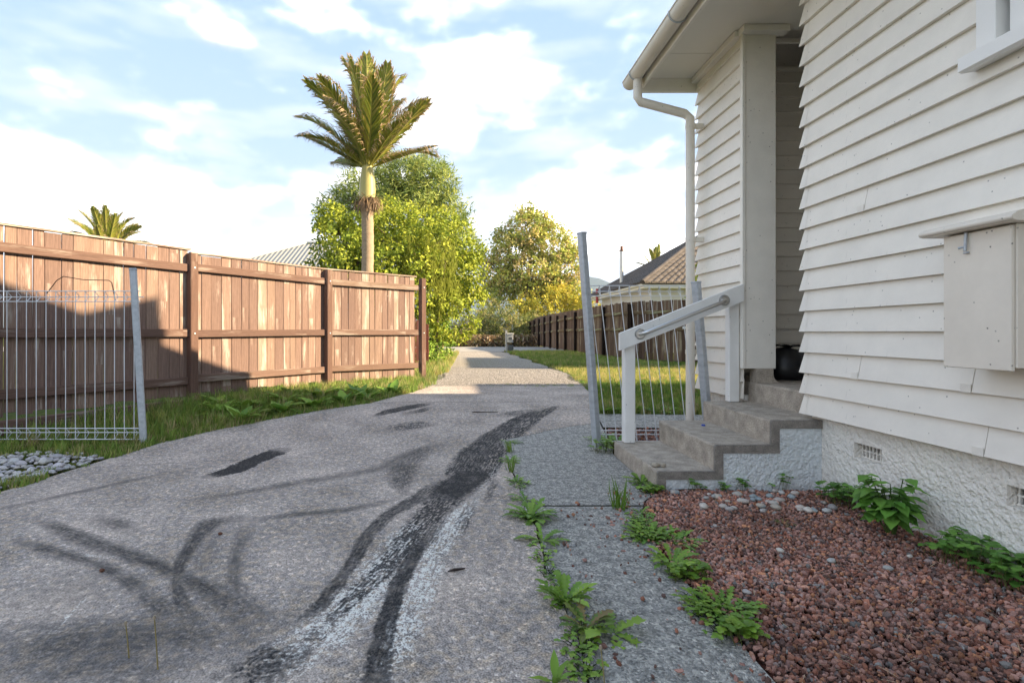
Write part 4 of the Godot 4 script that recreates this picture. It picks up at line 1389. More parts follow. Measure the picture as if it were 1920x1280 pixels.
	while s < total:
		var q := poly_at(l2, s)
		var pi := inst("paling", meshes[rng.randi_range(0, 11)], g, o + P(q[0], gh(q[0], q[1]) + 0.95 + rng.randf_range(-0.02, 0.02) - 0.25 * smoothstep(33.0, 39.0, q[1]), q[1]))
		pi.rotation.y = atan2(q[3], q[2])
		s += 0.122 + rng.randf_range(0.006, 0.022)
	s = 0.3
	while s < total:
		var q := poly_at(l2, s)
		var nr := Vector2(-q[3], q[2]) * 0.07
		if nr.x > 0.0 and absf(nr.x) > 0.03:
			nr = -nr
		var pm := MB.new()
		var hgt := 1.72 + rng.randf_range(-0.05, 0.06)
		pm.cbox(Vector3(0, hgt * 0.5 - 0.1, 0), Vector3(0.13, hgt + 0.2, 0.10), Basis(Vector3.UP, atan2(q[3], q[2])), 0.008, 0.01, 0.1, 0.5, rng.randf())
		var x: float = q[0] - absf(q[3]) * 0.075
		var d: float = q[1] - absf(q[2]) * 0.075
		part("post", pm, M.tarred_post_wood, g, o + P(x, gh(x, d) - 0.25 * smoothstep(33.0, 39.0, d), d))
		s += 2.0
	for hgt in [1.50, 0.98]:
		for i in l2.size() - 1:
			var rm := MB.new()
			var a := Vector2(l2[i][0], l2[i][1])
			var b := Vector2(l2[i + 1][0], l2[i + 1][1])
			var e := (b - a).normalized()
			var sh := Vector2(-absf(e.y), -absf(e.x)) * 0.034
			var dy := -0.25 if i == l2.size() - 2 else 0.0
			rm.beam(P(a.x + sh.x, 0.2 + hgt, a.y + sh.y), P(b.x + sh.x, 0.2 + hgt + dy, b.y + sh.y), Vector3.UP, 0.045, 0.10, 0.006, 0.01, 0.115, 0.5, 0.2 * i)
			part("rail", rm, M.lichen_rail_wood, g, o)
	var br := MB.new()
	br.beam(P(6.45, 1.22, 15.36), P(7.6, 1.24, 14.85), Vector3.UP, 0.03, 0.07, 0.004, 0.01, 0.1, 0.5)
	part("pale_batten", br, M.post_paint, g, o)

	build_gates()


# One upright of loop-top mesh, folded into a little triangle at head and foot.
func upright(h: float) -> MB:
	var b := MB.new()
	var r := 0.0038
	var p := [Vector3(0, 0.10, 0), Vector3(0, 0.052, -0.055), Vector3(0, 0.0, 0), Vector3(0, h, 0), Vector3(0, h - 0.05, -0.055), Vector3(0, h - 0.095, 0.0)]
	var q := []
	var rr := []
	for i in p.size():
		q.append(p[i])
		rr.append(r)
	b.tube(q, rr, 5)
	return b


func mesh_gate(at: Vector3, width: float, height: float, count: int, label: String, lean: float, post_h: Array, flip: bool) -> Node3D:
	var gt := thing("mesh_gate", label, "gate", at, "galvanised mesh driveway gates")
	var up := upright(height).mesh(M.galvanised_wire)
	var tilt := Basis(Vector3(1, 0, 0), Vector3(-lean, 1, 0), Vector3(0, 0, 1))
	for i in count:
		var x := width * (i + 0.5) / count
		var w := inst("wire", up, gt, Vector3(x, 0.05, 0))
		w.transform = Transform3D(tilt, Vector3(x, 0.06, 0))
	for yz in [[0.10, 0.0], [0.052, -0.055], [0.0, 0.0], [height, 0.0], [height - 0.05, -0.055], [height - 0.095, 0.0]]:
		var b := MB.new()
		var sh: float = -lean * yz[0]
		b.tube([Vector3(sh - 0.01, 0.06 + yz[0], yz[1]), Vector3(width + sh + 0.01, 0.06 + yz[0], yz[1])], [0.0046, 0.0046], 6)
		part("cross_wire", b, M.galvanised_wire, gt)
	for q in post_h:          # x at the foot, height, lean, size
		var b := MB.new()
		var hgt: float = q[1]
		var turn := Basis(Vector3.UP, deg_to_rad(q[4]))
		var a := Vector3(q[0], -0.03, 0.0)
		var e := Vector3(q[0] - q[2], hgt, 0.0)
		var z := (e - a).normalized()
		var x := turn.x - z * z.dot(turn.x)
		x = x.normalized()
		b.cbox((a + e) * 0.5, Vector3(q[3], (e - a).length(), q[3]), Basis(x, z, x.cross(z)), 0.008)
		var po := part("post", b, M.galvanised, gt)
		var cap := MB.new()
		cap.cbox(e, Vector3(q[3] + 0.006, 0.018, q[3] + 0.006), Basis(x, z, x.cross(z)), 0.006)
		part("post_cap", cap, M.galvanised, po)
	return gt


func build_gates() -> void:
	var yl := gh(-2.9, 4.9)
	mesh_gate(P(-4.74, yl, 4.90), 1.80, 1.36, 20, "silver wire mesh gate standing open before the brown fence", 0.0, [[1.845, 1.62, 0.10, 0.058, 25.0]], false)
	var yr := gh(1.3, 4.95)
	mesh_gate(P(1.33, yr, 4.94), 0.93, 1.44, 10, "leaning silver wire mesh gate behind the porch steps", 0.115, [[-0.045, 1.985, 0.145, 0.066, 28.0], [1.0, 1.53, 0.13, 0.066, 28.0]], false)
	# a bent length of wire hooked over the left gate
	var w := MB.new()
	var p := [Vector3(0, 0, 0), Vector3(0.10, 0.12, 0.01), Vector3(0.17, 0.155, 0.02), Vector3(0.35, 0.125, 0.02), Vector3(0.58, 0.12, 0.01), Vector3(0.60, 0.10, 0.0), Vector3(0.63, -0.06, 0.0)]
	var r := []
	for q in p:
		r.append(0.0042)
	w.tube(p, r, 6)
	single("bent_wire", w, M.rusty_wire, "dark bent wire hooked over the top of the left mesh gate", "wire", P(-3.80, yl + 1.40, 4.915))
	# a red stake in the far verge
	var st := MB.new()
	st.tube([Vector3(0, -0.1, 0), Vector3(0, 0.62, 0)], [0.035, 0.03], 8)
	st.tube([Vector3(0, 0.62, 0), Vector3(0, 0.66, 0)], [0.036, 0.015], 8)
	single("marker_stake", st, M.red_paint, "red marker stake in the far left verge near the street", "stake", P(-0.90, 0.2, 21.5))
	# letterbox at the end of the grey fence
	var lb := thing("letterbox", "pale grey letterbox on a post where the gravel drive meets the street", "letterbox", P(2.2, gh(2.2, 24), 24.0))
	part("post", box(Vector3(-0.10, -0.1, -0.05), Vector3(-0.02, 0.98, 0.05)), M.mailbox_grey, lb)
	part("box", box(Vector3(-0.019, 0.42, -0.12), Vector3(0.24, 0.80, 0.10), 0.01), M.mailbox_grey, lb)
	part("roof", box(Vector3(-0.03, 0.801, -0.14), Vector3(0.27, 0.84, 0.13), 0.01), M.trim_paint, lb)
	part("slot", box(Vector3(0.03, 0.54, 0.101), Vector3(0.19, 0.66, 0.106), 0.002), M.mailbox_dark, lb)
	part("meter_lid", box(Vector3(0.0, -0.05, -0.10), Vector3(0.26, 0.30, 0.10), 0.02), M.mailbox_dark, lb)


# ------------------------------------------------------------------ neighbours' houses

func build_neighbours() -> void:
	# tiled hip roof beyond the grey fence
	var h := thing("tiled_house", "neighbour house with brown tiled hip roof behind the grey fence", "house", P(8.0, 0.2, 23.0))
	part("walls", box(Vector3(0.5, -0.2, -8.6), Vector3(9.5, 2.88, -0.5)), M.house_render, h)
	part("fascia", box(Vector3(0.0, 2.78, -9.1), Vector3(10.0, 2.96, 0.0), 0.01), M.fascia_cream, h)
	part("spouting", box(Vector3(-0.09, 2.90, -9.15), Vector3(-0.002, 3.0, 0.05), 0.02), M.fascia_cream, h)
	var e0 := Vector3(-0.1, 2.98, 0.1)
	var e1 := Vector3(-0.1, 2.98, -9.2)
	var e2 := Vector3(10.1, 2.98, 0.1)
	var e3 := Vector3(10.1, 2.98, -9.2)
	var p0 := Vector3(4.55, 5.82, -4.55)
	var p1 := Vector3(5.45, 5.82, -4.55)
	var under := MB.new()
	for q in [[e0, e1, p0], [e0, p0, p1, e2], [e1, e3, p1, p0], [e2, p1, e3]]:
		under.face(q, Vector3(5, 3.0, -4.55))
	var roof := part("roof", under, M.roof_tile, h)
	# courses of tiles, each a lapped row of rolls
	tiles(e0, e1, p0, p0, Vector3(-1, 1.6, 0), roof)
	tiles(e2, e0, p1, p0, Vector3(0, 1.6, 1), roof)
	for q in [[e0, p0], [e1, p0], [e2, p1], [p0, p1]]:
		var rb := MB.new()
		rb.tube([q[0] + Vector3(0, 0.06, 0), q[1] + Vector3(0, 0.06, 0)], [0.11, 0.11], 8)
		part("hip_cap", rb, M.roof_tile, roof)
	var fl := thing("chimney_flue", "tall steel chimney flue with rusty cowl on the tiled roof", "flue", P(8.62, 3.45, 28.2))
	var fb := MB.new()
	fb.tube([Vector3(0, -0.15, 0), Vector3(0, 1.9, 0)], [0.10, 0.10], 14)
	fb.tube([Vector3(0, -0.15, 0), Vector3(0, 0.15, 0)], [0.22, 0.12], 14)
	part("flue_pipe", fb, M.flue_steel, fl)
	var fc := MB.new()
	fc.tube([Vector3(0, 1.9, 0), Vector3(0, 2.18, 0)], [0.075, 0.075], 12)
	fc.tube([Vector3(0, 1.93, 0), Vector3(0, 1.97, 0)], [0.14, 0.14], 12)
	part("cowl", fc, M.rust, fl)
	var rv := MB.new()
	rv.tube([Vector3(0, -0.2, 0), Vector3(0, 0.62, 0)], [0.075, 0.075], 10)
	single("roof_vent", rv, M.red_paint, "short red vent pipe at the far eave of the tiled roof", "vent", P(7.95, 2.95, 30.6))

	# iron roof behind the brown fence
	var k := thing("iron_roof_house", "house with grey ribbed iron roof behind the brown fence", "house", P(-7.0, 0.2, 21.0))
	part("walls", box(Vector3(-4.5, -0.2, -8.0), Vector3(4.0, 2.7, -0.4)), M.house_render, k)
	var base := MB.new()
	var a := Vector3(-5.0, 2.75, 0.1)
	var b := Vector3(4.5, 2.75, 0.1)
	var c := Vector3(-0.2, 5.05, -4.2)
	var d := Vector3(3.0, 5.05, -4.2)
	var f := Vector3(-5.0, 2.75, -8.5)
	var g := Vector3(4.5, 2.75, -8.5)
	for q in [[a, b, d, c], [a, c, f], [b, g, d], [f, c, d, g]]:
		base.face(q, Vector3(0, 2.8, -4.2))
	var ir := part("roof", base, M.roof_iron, k)
	var t := 0.0
	while t < 9.4:            # ribs run from eave to ridge or hip
		var x := -5.0 + t
		var upm := clampf((x + 5.0) / 4.8, 0.0, 1.0) if x < -0.2 else (clampf((4.5 - x) / 1.5, 0.0, 1.0) if x > 3.0 else 1.0)
		if upm > 0.03:
			var rm := MB.new()
			var e := Vector3(x, 2.75, 0.1)
			var to := Vector3(x, 2.75 + 2.30 * upm, 0.1 - 4.3 * upm)
			rm.beam(e + Vector3(0, 0.02, 0.01), to + Vector3(0, 0.02, 0.01), Vector3(0, 1, 0.5), 0.07, 0.05, 0.012)
			part("roof_rib", rm, M.roof_iron, ir)
		t += 0.19
	for q in [[a, c], [c, d]]:
		var rb := MB.new()
		rb.tube([q[0] + Vector3(0, 0.05, 0), q[1] + Vector3(0, 0.05, 0)], [0.09, 0.09], 8)
		part("ridge_cap", rb, M.lead_grey, ir)
	part("gutter", box(Vector3(-5.1, 2.62, 0.1), Vector3(4.6, 2.76, 0.22), 0.02), M.lead_grey, k)


# Rows of tiles on a roof plane with eave a-b and top c (over a) - d.
func tiles(a: Vector3, b: Vector3, c: Vector3, d: Vector3, out: Vector3, parent: Node3D) -> void:
	var mb := MB.new()
	var n := (b - a).cross(c - a).normalized()
	if n.dot(out) < 0.0:
		n = -n
	var slope := ((c + d) * 0.5 - (a + b) * 0.5).length()
	var rows := int(slope / 0.31)
	for r in rows:
		var t0 := float(r) / rows
		var t1 := float(r + 1.12) / rows
		var l0 := a.lerp(c, t0)
		var l1 := b.lerp(d, t0)
		var u0 := a.lerp(c, minf(t1, 1.0))
		var u1 := b.lerp(d, minf(t1, 1.0))
		var m := maxi(1, int((l1 - l0).length() / 0.31))
		for i in m:
			var pts := []
			for s in 5:
				var x := (i + s / 4.0) / m
				var bump: float = [0.035, 0.085, 0.10, 0.06, 0.035][s]
				var lo := l0.lerp(l1, x)
				var hi := u0.lerp(u1, x)
				pts.append([lo + n * (bump + 0.03), hi + n * bump, lo + n * 0.01])
			for s in 4:
				var q: Array = [pts[s][0], pts[s + 1][0], pts[s + 1][1], pts[s][1]]
				var nn: Vector3 = (q[1] - q[0]).cross(q[2] - q[0]).normalized()
				if nn.dot(n) < 0.0:
					nn = -nn
				mb.poly(q, nn)
				mb.poly([pts[s][0], pts[s + 1][0], pts[s + 1][2], pts[s][2]], (n * 0.2 - (c - a).normalized()).normalized())
	var o := part("roof_tiles", mb, M.roof_tile, parent)
	o.set_meta("kind", "stuff")


# ------------------------------------------------------------------ trees

func rand_dir() -> Vector3:
	var z := rng.randf_range(-1, 1)
	var a := rng.randf() * TAU
	return Vector3(cos(a) * sqrt(1 - z * z), z, sin(a) * sqrt(1 - z * z))


# Leaves in twig-sized clumps through the outer part of each blob [x, y, d offset, radius].
func crown(blobs: Array, per_area: float, leaves: int, spread: float, ll: float, lw: float, cols: Array, hang := 0.0, flat := 0.85) -> MB:
	var b := tinted()
	var prof := [0.25, 1.0, 0.7, 0.0]
	var holes := noise(FastNoiseLite.TYPE_SIMPLEX_SMOOTH, 0.9, 17, 2)
	for q in blobs:
		var r: float = q[3]
		var c := Vector3(q[0], q[1], -q[2])
		var count := int(per_area * r * r)
		for i in count:
			var dv := rand_dir()
			var p := c + dv * r * (0.45 + 0.62 * pow(rng.randf(), 0.55)) * Vector3(1, flat, 1)
			if holes.get_noise_3dv(p) < -0.24:
				continue
			var tone: Color = cols[rng.randi() % cols.size()]
			tone = tone * rng.randf_range(1.35, 2.1)
			for k in leaves:
				var lp := p + rand_dir() * spread * rng.randf()
				var ld := (dv * 0.8 + rand_dir() + Vector3(0, 0.15 - hang, 0)).normalized()
				b.col = tone * rng.randf_range(0.9, 1.1)
				b.leaf(lp, ld, (dv + rand_dir() * 0.9 + Vector3.UP * 0.5).normalized(), ll * rng.randf_range(0.7, 1.25), lw * rng.randf_range(0.8, 1.2), prof, 0.5, 0.25)
	return b


func trunk(base: Vector3, top: Vector3, r: float, tips: Array) -> MB:
	var b := MB.new()
	var m := base.lerp(top, 0.5) + Vector3(r * 0.6, 0, -r * 0.4)
	b.tube([base - Vector3(0, 0.15, 0), base + Vector3(0, r, 0), m, top], [r * 1.35, r, r * 0.8, r * 0.5], 10)
	for t in tips:
		var s := base.lerp(top, rng.randf_range(0.55, 0.98))
		var e := Vector3(t[0], t[1], -t[2])
		var k := s.lerp(e, 0.5) + Vector3(0, -0.1 * s.distance_to(e), 0) + rand_dir() * 0.08 * s.distance_to(e)
		b.tube([s, k, e], [r * 0.42, r * 0.28, r * 0.08], 6)
		for j in 4:
			var s2 := k.lerp(e, rng.randf())
			b.tube([s2, s2 + (rand_dir() + Vector3.UP * 0.4) * t[3] * 0.7], [r * 0.14, r * 0.03], 5)
	return b


func tree(called: String, label: String, category: String, at: Vector3, r: float, top: Vector3, blobs: Array, density: float, leaves: int, spread: float, ll: float, lw: float, cols: Array, hang := 0.0, group := "") -> Node3D:
	var t := thing(called, label, category, at, group)
	part("trunk", trunk(Vector3.ZERO, top, r, blobs), M.bark, t)
	part("crown", crown(blobs, density, leaves, spread, ll, lw, cols, hang), M.leaf, t)
	return t


# A pinnate palm frond along +z from the origin, arching; leaflets stand up in a V.
func frond(L: float, w: float, pairs: int, arch: float, cols: Array, dead: float) -> MB:
	var b := tinted()
	var pts := []
	var rr := []
	var p := Vector3.ZERO
	var segs := 14
	for i in segs + 1:
		var t := float(i) / segs
		pts.append(p)
		rr.append(lerpf(0.032, 0.006, t))
		var a := -arch * t * t
		p += Vector3(0, sin(a), cos(a)) * (L / segs)
	b.col = Color(0.42, 0.40, 0.10)
	b.tube(pts, rr, 6)
	for i in pairs:
		var t := 0.10 + 0.90 * float(i) / (pairs - 1)
		var f := t * segs
		var k := mini(int(f), segs - 1)
		var o: Vector3 = pts[k].lerp(pts[k + 1], f - k)
		var ax: Vector3 = (pts[k + 1] - pts[k]).normalized()
		var nrm := Vector3.RIGHT.cross(ax).normalized() * -1.0
		if nrm.y < 0.0:
			nrm = -nrm
		var len := w * (0.62 + 0.5 * sin(PI * minf(t * 1.05, 1.0))) * (1.0 if t < 0.8 else 1.0 - 0.55 * (t - 0.8) / 0.2)
		for sd in [-1.0, 1.0]:
			if rng.randf() < 0.05:
				continue
			var c: Color = cols[rng.randi() % cols.size()]
			b.col = c * rng.randf_range(0.8, 1.2)
			var dir := (Vector3(sd, 0, 0) * 0.62 + ax * (0.85 + 0.4 * t) + nrm * 0.34 + rand_dir() * 0.06).normalized()
			var droop := rng.randf_range(0.15, 0.5)
			b.leaf(o, dir, nrm, len * rng.randf_range(0.85, 1.1), 0.040, [0.8, 1.0, 0.8, 0.45, 0.0], droop, 0.5)
			if rng.randf() < dead:          # dry split tips
				b.col = Color(0.46, 0.33, 0.20) * rng.randf_range(0.8, 1.25)
				b.leaf(o + dir * len * 0.72, (dir + rand_dir() * 0.5 - nrm * 0.3).normalized(), nrm, len * 0.5, 0.03, [1.0, 0.8, 0.4, 0.0], 1.3, 0.3)
	return b


func palm(label: String, at: Vector3, height: float, scale: float, fronds: int, dry: float, group: String, lay := [88.0, 20.0, 0.70]) -> void:
	var t := thing("palm_tree", label, "palm", at, group)
	var tr := MB.new()
	var pts := []
	var rr := []
	var rings := 30
	for i in rings + 1:
		pts.append(Vector3(0.03 * sin(i * 0.35) * 0.3, -0.1 + (height + 0.1) * i / rings, 0))
		rr.append((0.125 if i % 2 == 0 else 0.118) * scale)
	tr.tube(pts, rr, 14)
	part("trunk", tr, M.palm_trunk_bark, t)
	var cs := MB.new()
	var prof := [[0.0, 0.135], [0.08, 0.16], [0.22, 0.165], [0.42, 0.15], [0.60, 0.125], [0.74, 0.10]]
	pts = []
	rr = []
	for q in prof:
		pts.append(Vector3(0, height + q[0] * scale, 0))
		rr.append(q[1] * scale)
	cs.tube(pts, rr, 18)
	part("crownshaft", cs, M.crownshaft_skin, t)
	# the shaggy ring of old flower stalks below the crownshaft
	var sk := tinted()
	for i in 300:
		var a := rng.randf() * TAU
		var o := Vector3(cos(a) * 0.13, height + rng.randf_range(-0.04, 0.08), sin(a) * 0.13) * Vector3(scale, 1, scale)
		sk.col = Color(0.24, 0.165, 0.10) * rng.randf_range(0.6, 1.5)
		sk.leaf(o, Vector3(cos(a), rng.randf_range(-0.9, 0.9), sin(a)) + rand_dir() * 0.3, Vector3.UP, rng.randf_range(0.18, 0.42) * scale, 0.018, [0.8, 1.0, 0.7, 0.3], rng.randf_range(1.0, 2.4), 0.2)
	part("old_flower_stalks", sk, M.weed_leaf, t)
	var greens := [Color(0.29, 0.32, 0.045), Color(0.22, 0.265, 0.045), Color(0.36, 0.355, 0.06), Color(0.16, 0.205, 0.04), Color(0.42, 0.36, 0.09)]
	var kinds := []
	for k in 4:
		kinds.append(frond(2.15 * scale, 0.50 * scale, 70, 0.10 + 0.24 * k, greens, dry).mesh(M.frond))
	for i in fronds:
		var f := inst("frond", kinds[i % 4], t)
		var rank := float(i) / (fronds - 1)
		var tilt := lerpf(lay[0], lay[1], pow(rank, 1.1)) + rng.randf_range(-8, 8)
		var a := i * 2.399963 + 0.5
		var base := Basis(Vector3.UP, a) * Basis(Vector3.RIGHT, -deg_to_rad(tilt)) * Basis(Vector3(0, 0, 1), rng.randf_range(-0.8, 0.8))
		var k := rng.randf_range(0.92, 1.06) * lerpf(1.05, lay[2], rank)
		f.transform = Transform3D(base.scaled(Vector3(k, k, k)), Vector3(0, height + 0.66 * scale, 0) + Basis(Vector3.UP, a) * Vector3(0, 0, 0.05 * scale))


func build_trees() -> void:
	rng.seed = 101
	# beyond the house, out of the picture: a garage and a small tree, which shade the far gravel
	var ga := thing("garage", "weatherboard garage behind the house beyond the lawn", "garage", P(8.3, 0.2, 12.2))
	part("walls", box(Vector3(0.2, -0.2, -5.1), Vector3(3.0, 2.6, -0.2)), M.house_render, ga)
	var gr := MB.new()
	gr.prism(PackedVector2Array([Vector2(0.0, 2.55), Vector2(1.6, 4.75), Vector2(3.2, 2.55)]), Vector3(0, 0, 0), Vector3.RIGHT, Vector3.UP, Vector3(0, 0, -5.3))
	part("roof", gr, M.roof_tile, ga)
	palm("tall feathery palm with yellow green crownshaft behind the brown fence", P(-1.92, 0.2, 11.2), 3.66, 1.03, 26, 0.75, "feathery palms")
	palm("small palm crown showing over the left end of the brown fence", P(-16.5, 0.2, 25.0), 4.05, 0.92, 26, 0.35, "feathery palms", [75.0, 8.0, 0.85])
	palm("distant palm peeping over the brown tiled roof", P(14.4, 0.2, 39.0), 4.6, 0.9, 12, 0.2, "feathery palms")
	var lime := [Color(0.19, 0.22, 0.022), Color(0.165, 0.20, 0.022), Color(0.215, 0.24, 0.025), Color(0.13, 0.17, 0.02), Color(0.235, 0.25, 0.028), Color(0.145, 0.18, 0.02)]
	var d := 15.2
	tree("broadleaf_tree", "dense lime green broadleaf tree behind the palm", "tree", P(-1.7, 0.2, d), 0.22, Vector3(0, 2.6, 0),
		[[-1.50, 3.45, 0, 0.95], [-0.45, 3.75, 0.3, 1.15], [0.85, 3.35, 0, 1.25], [1.70, 2.50, -0.2, 0.75], [0.2, 2.10, -0.5, 1.4], [1.45, 1.35, -0.4, 0.8], [-2.0, 4.15, 0.2, 0.5], [1.95, 3.2, 0.1, 0.5], [-0.95, 2.35, -0.3, 1.25], [2.0, 2.0, 0, 0.5], [-1.85, 2.3, 0, 0.9]], 330.0, 11, 0.20, 0.10, 0.062, lime)
	d = 20.5
	var pale := [Color(0.165, 0.20, 0.045), Color(0.13, 0.17, 0.04), Color(0.20, 0.23, 0.055), Color(0.10, 0.14, 0.035), Color(0.22, 0.235, 0.055)]
	tree("feathery_tree", "tall soft feathery tree rising behind the lime green tree", "tree", P(-2.2, 0.2, d), 0.24, Vector3(0.1, 5.0, 0),
		[[-1.1, 6.1, 0, 1.3], [0.75, 6.5, 0, 1.35], [1.75, 5.5, 0, 1.0], [-2.35, 5.6, 0, 0.85], [0.2, 5.2, -0.2, 1.5], [1.1, 7.05, 0.1, 0.75], [-0.2, 6.85, 0, 1.0], [2.0, 4.4, 0, 0.9], [-1.6, 4.7, 0, 1.1], [1.2, 3.6, 0, 1.4]], 330.0, 10, 0.30, 0.22, 0.034, pale, 0.1)
	# weeping yellow-green strands
	var wt := thing("weeping_tree", "weeping yellow green conifer strands hanging beside the lime green tree", "tree", P(-0.62, 0.2, 14.2))
	var ws := tinted()
	for i in 90:
		var a := rng.randf() * TAU
		var rad := sqrt(rng.randf()) * 0.75
		var o := Vector3(cos(a) * rad - 0.1, rng.randf_range(2.2, 3.9) - rad * 0.5, sin(a) * rad * 0.6)
		for k in 34:
			ws.col = Color(0.25, 0.275, 0.03) * rng.randf_range(0.75, 1.25)
			var q := o + Vector3(rng.randf_range(-0.05, 0.05), -k * 0.026, rng.randf_range(-0.05, 0.05))
			ws.leaf(q, Vector3(rng.randf_range(-0.5, 0.5), -1, rng.randf_range(-0.5, 0.5)), Vector3(0.3, 0.2, 1), 0.15, 0.013, [0.7, 1.0, 0.0], 0.3, 0.2)
	part("trunk", trunk(Vector3(0, 0, -0.6), Vector3(0, 3.0, -0.5), 0.05, [[0.4, 3.5, 0.1, 0.3], [-0.5, 3.3, 0, 0.3], [0.3, 2.8, -0.2, 0.3]]), M.bark, wt)
	part("crown", ws, M.leaf, wt)
	tree("garden_tree", "small leafy tree in the neighbour garden by the grey fence", "tree", P(9.3, 0.2, 18.6), 0.1, Vector3(0, 2.4, 0), [[0, 3.0, 0, 1.0], [0.4, 2.3, 0.3, 0.9], [-0.5, 2.2, -0.4, 0.9]], 240.0, 10, 0.2, 0.11, 0.06, lime)
	var bush_g := [Color(0.13, 0.21, 0.03), Color(0.17, 0.25, 0.035), Color(0.09, 0.16, 0.025), Color(0.2, 0.26, 0.05)]
	tree("verge_bush", "bright green bush at the left edge of the gravel drive", "bush", P(-0.75, 0.2, 16.6), 0.06, Vector3(0, 0.8, 0), [[0, 1.0, 0, 0.55], [0.15, 0.5, -0.2, 0.5], [-0.35, 0.75, 0.1, 0.55], [0.05, 1.55, 0, 0.45]], 330.0, 10, 0.14, 0.08, 0.045, bush_g)
	tree("verge_bush", "low green creeper mound by the foot of the red fence", "bush", P(-1.0, 0.2, 13.9), 0.04, Vector3(0, 0.3, 0), [[0, 0.35, 0, 0.4], [0.3, 0.25, 0.5, 0.35], [-0.3, 0.5, 0.3, 0.4]], 360.0, 10, 0.12, 0.07, 0.045, bush_g)
	d = 42.0
	var autumn := [Color(0.23, 0.25, 0.05), Color(0.30, 0.285, 0.06), Color(0.18, 0.21, 0.045), Color(0.34, 0.29, 0.09), Color(0.36, 0.28, 0.12), Color(0.22, 0.245, 0.045)]
	tree("open_tree", "airy tree with turning leaves beyond the street", "tree", P(5.2, 0.1, d), 0.22, Vector3(0.3, 6.0, 0),
		[[0.4, 9.0, 0, 1.8], [-1.3, 7.4, 0, 1.55], [2.0, 7.8, 0.2, 2.0], [3.1, 6.1, 0, 1.6], [-2.3, 5.5, 0, 1.35], [0.7, 5.6, -0.3, 2.0], [0.1, 10.2, 0, 0.9], [-1.6, 8.6, 0.1, 0.8], [2.3, 4.4, 0, 1.5], [-1.2, 5.0, 0, 1.3], [-2.4, 3.9, 0.3, 1.3], [3.5, 4.2, 0.2, 1.5], [0.4, 3.7, 0, 1.6], [3.9, 7.0, 0, 0.8], [-2.9, 6.8, 0, 0.7], [1.2, 9.7, 0, 0.9]], 105.0, 10, 0.42, 0.20, 0.13, autumn)
	var gold := [Color(0.36, 0.30, 0.035), Color(0.42, 0.35, 0.05), Color(0.28, 0.26, 0.03), Color(0.22, 0.22, 0.03)]
	tree("golden_bush", "golden yellow bush rising over the far grey fence", "bush", P(6.1, 0.1, 40.2), 0.12, Vector3(0, 2.2, 0), [[0.6, 2.9, 0.0, 1.7], [-1.2, 2.6, 0.0, 1.3], [1.9, 3.4, 0.0, 1.35], [-0.3, 2.1, -0.2, 1.2], [3.2, 2.7, 0.0, 1.3]], 160.0, 9, 0.3, 0.15, 0.08, gold)
	var olive := [Color(0.14, 0.16, 0.04), Color(0.10, 0.12, 0.035), Color(0.19, 0.19, 0.055), Color(0.08, 0.10, 0.03), Color(0.23, 0.20, 0.08)]
	var i := 0
	for q in [[3.4, 37.0, 1.25, "olive green shrub nearest the letterbox across the street"], [1.65, 37.4, 1.2, "olive green shrub in the middle of the hedge across the street"], [0.35, 36.5, 1.0, "small olive shrub at the left end of the hedge across the street"], [5.1, 37.8, 1.15, "olive shrub partly behind the far end of the grey fence"], [2.5, 40.0, 1.5, "taller shrub standing behind the hedge across the street"], [-1.3, 37.4, 1.1, "olive shrub behind the lime green tree across the street"]]:
		var r: float = q[2]
		tree("hedge_shrub", q[3], "shrub", P(q[0], 0.15, q[1]), 0.08, Vector3(0, r * 1.2, 0), [[0, r * 1.15, 0, r * 0.9], [r * 0.5, r * 0.8, -0.2, r * 0.7], [-r * 0.55, r * 0.9, 0.1, r * 0.7], [0.1, r * 1.75, 0, r * 0.55]], 180.0, 9, 0.22, 0.13, 0.06, olive, 0.0, "shrubs across the street")
		i += 1
	# dry bracken along the far side of the street
	var brown := [Color(0.32, 0.20, 0.11), Color(0.38, 0.26, 0.15), Color(0.24, 0.15, 0.08), Color(0.42, 0.32, 0.20), Color(0.20, 0.17, 0.07)]
	for k in 11:
		var x := -1.9 + k * 0.58
		var bm := tinted()
		for j in 170:
			bm.col = brown[rng.randi() % 5] * rng.randf_range(0.7, 1.25)
			var a := rng.randf() * TAU
			bm.leaf(Vector3(rng.randf_range(-0.35, 0.35), rng.randf_range(0, 0.75), rng.randf_range(-0.4, 0.4)), Vector3(cos(a), rng.randf_range(-0.1, 0.9), sin(a)), Vector3.UP, rng.randf_range(0.3, 0.7), 0.11, [0.2, 1.0, 0.5, 0.8, 0.3, 0.0], 1.1, 0.2)
		single("dry_bracken", bm, M.weed_leaf, ["first", "second", "third", "fourth", "fifth", "sixth", "seventh", "eighth", "ninth", "tenth", "eleventh"][k] + " clump of dry brown bracken from the left across the street", "bracken", P(x * 1.15, 0.15, 32.9 + 0.5 * sin(k * 2.0)), "dry bracken across the street")
	# grey bare twigs at the left end of that bank
	var tw := MB.new()
	for j in 60:
		var s := Vector3(rng.randf_range(-0.7, 0.7), 0, rng.randf_range(-0.3, 0.3))
		var e := s + Vector3(rng.randf_range(-0.5, 0.5), rng.randf_range(0.7, 1.7), rng.randf_range(-0.3, 0.3))
		tw.tube([s, s.lerp(e, 0.5) + rand_dir() * 0.12, e], [0.014, 0.009, 0.003], 4)
	single("bare_brush", tw, M.bark, "grey bare twiggy brush at the left end of the far bank", "brush", P(0.1, 0.15, 34.2))


# ------------------------------------------------------------------ stones, grass and weeds

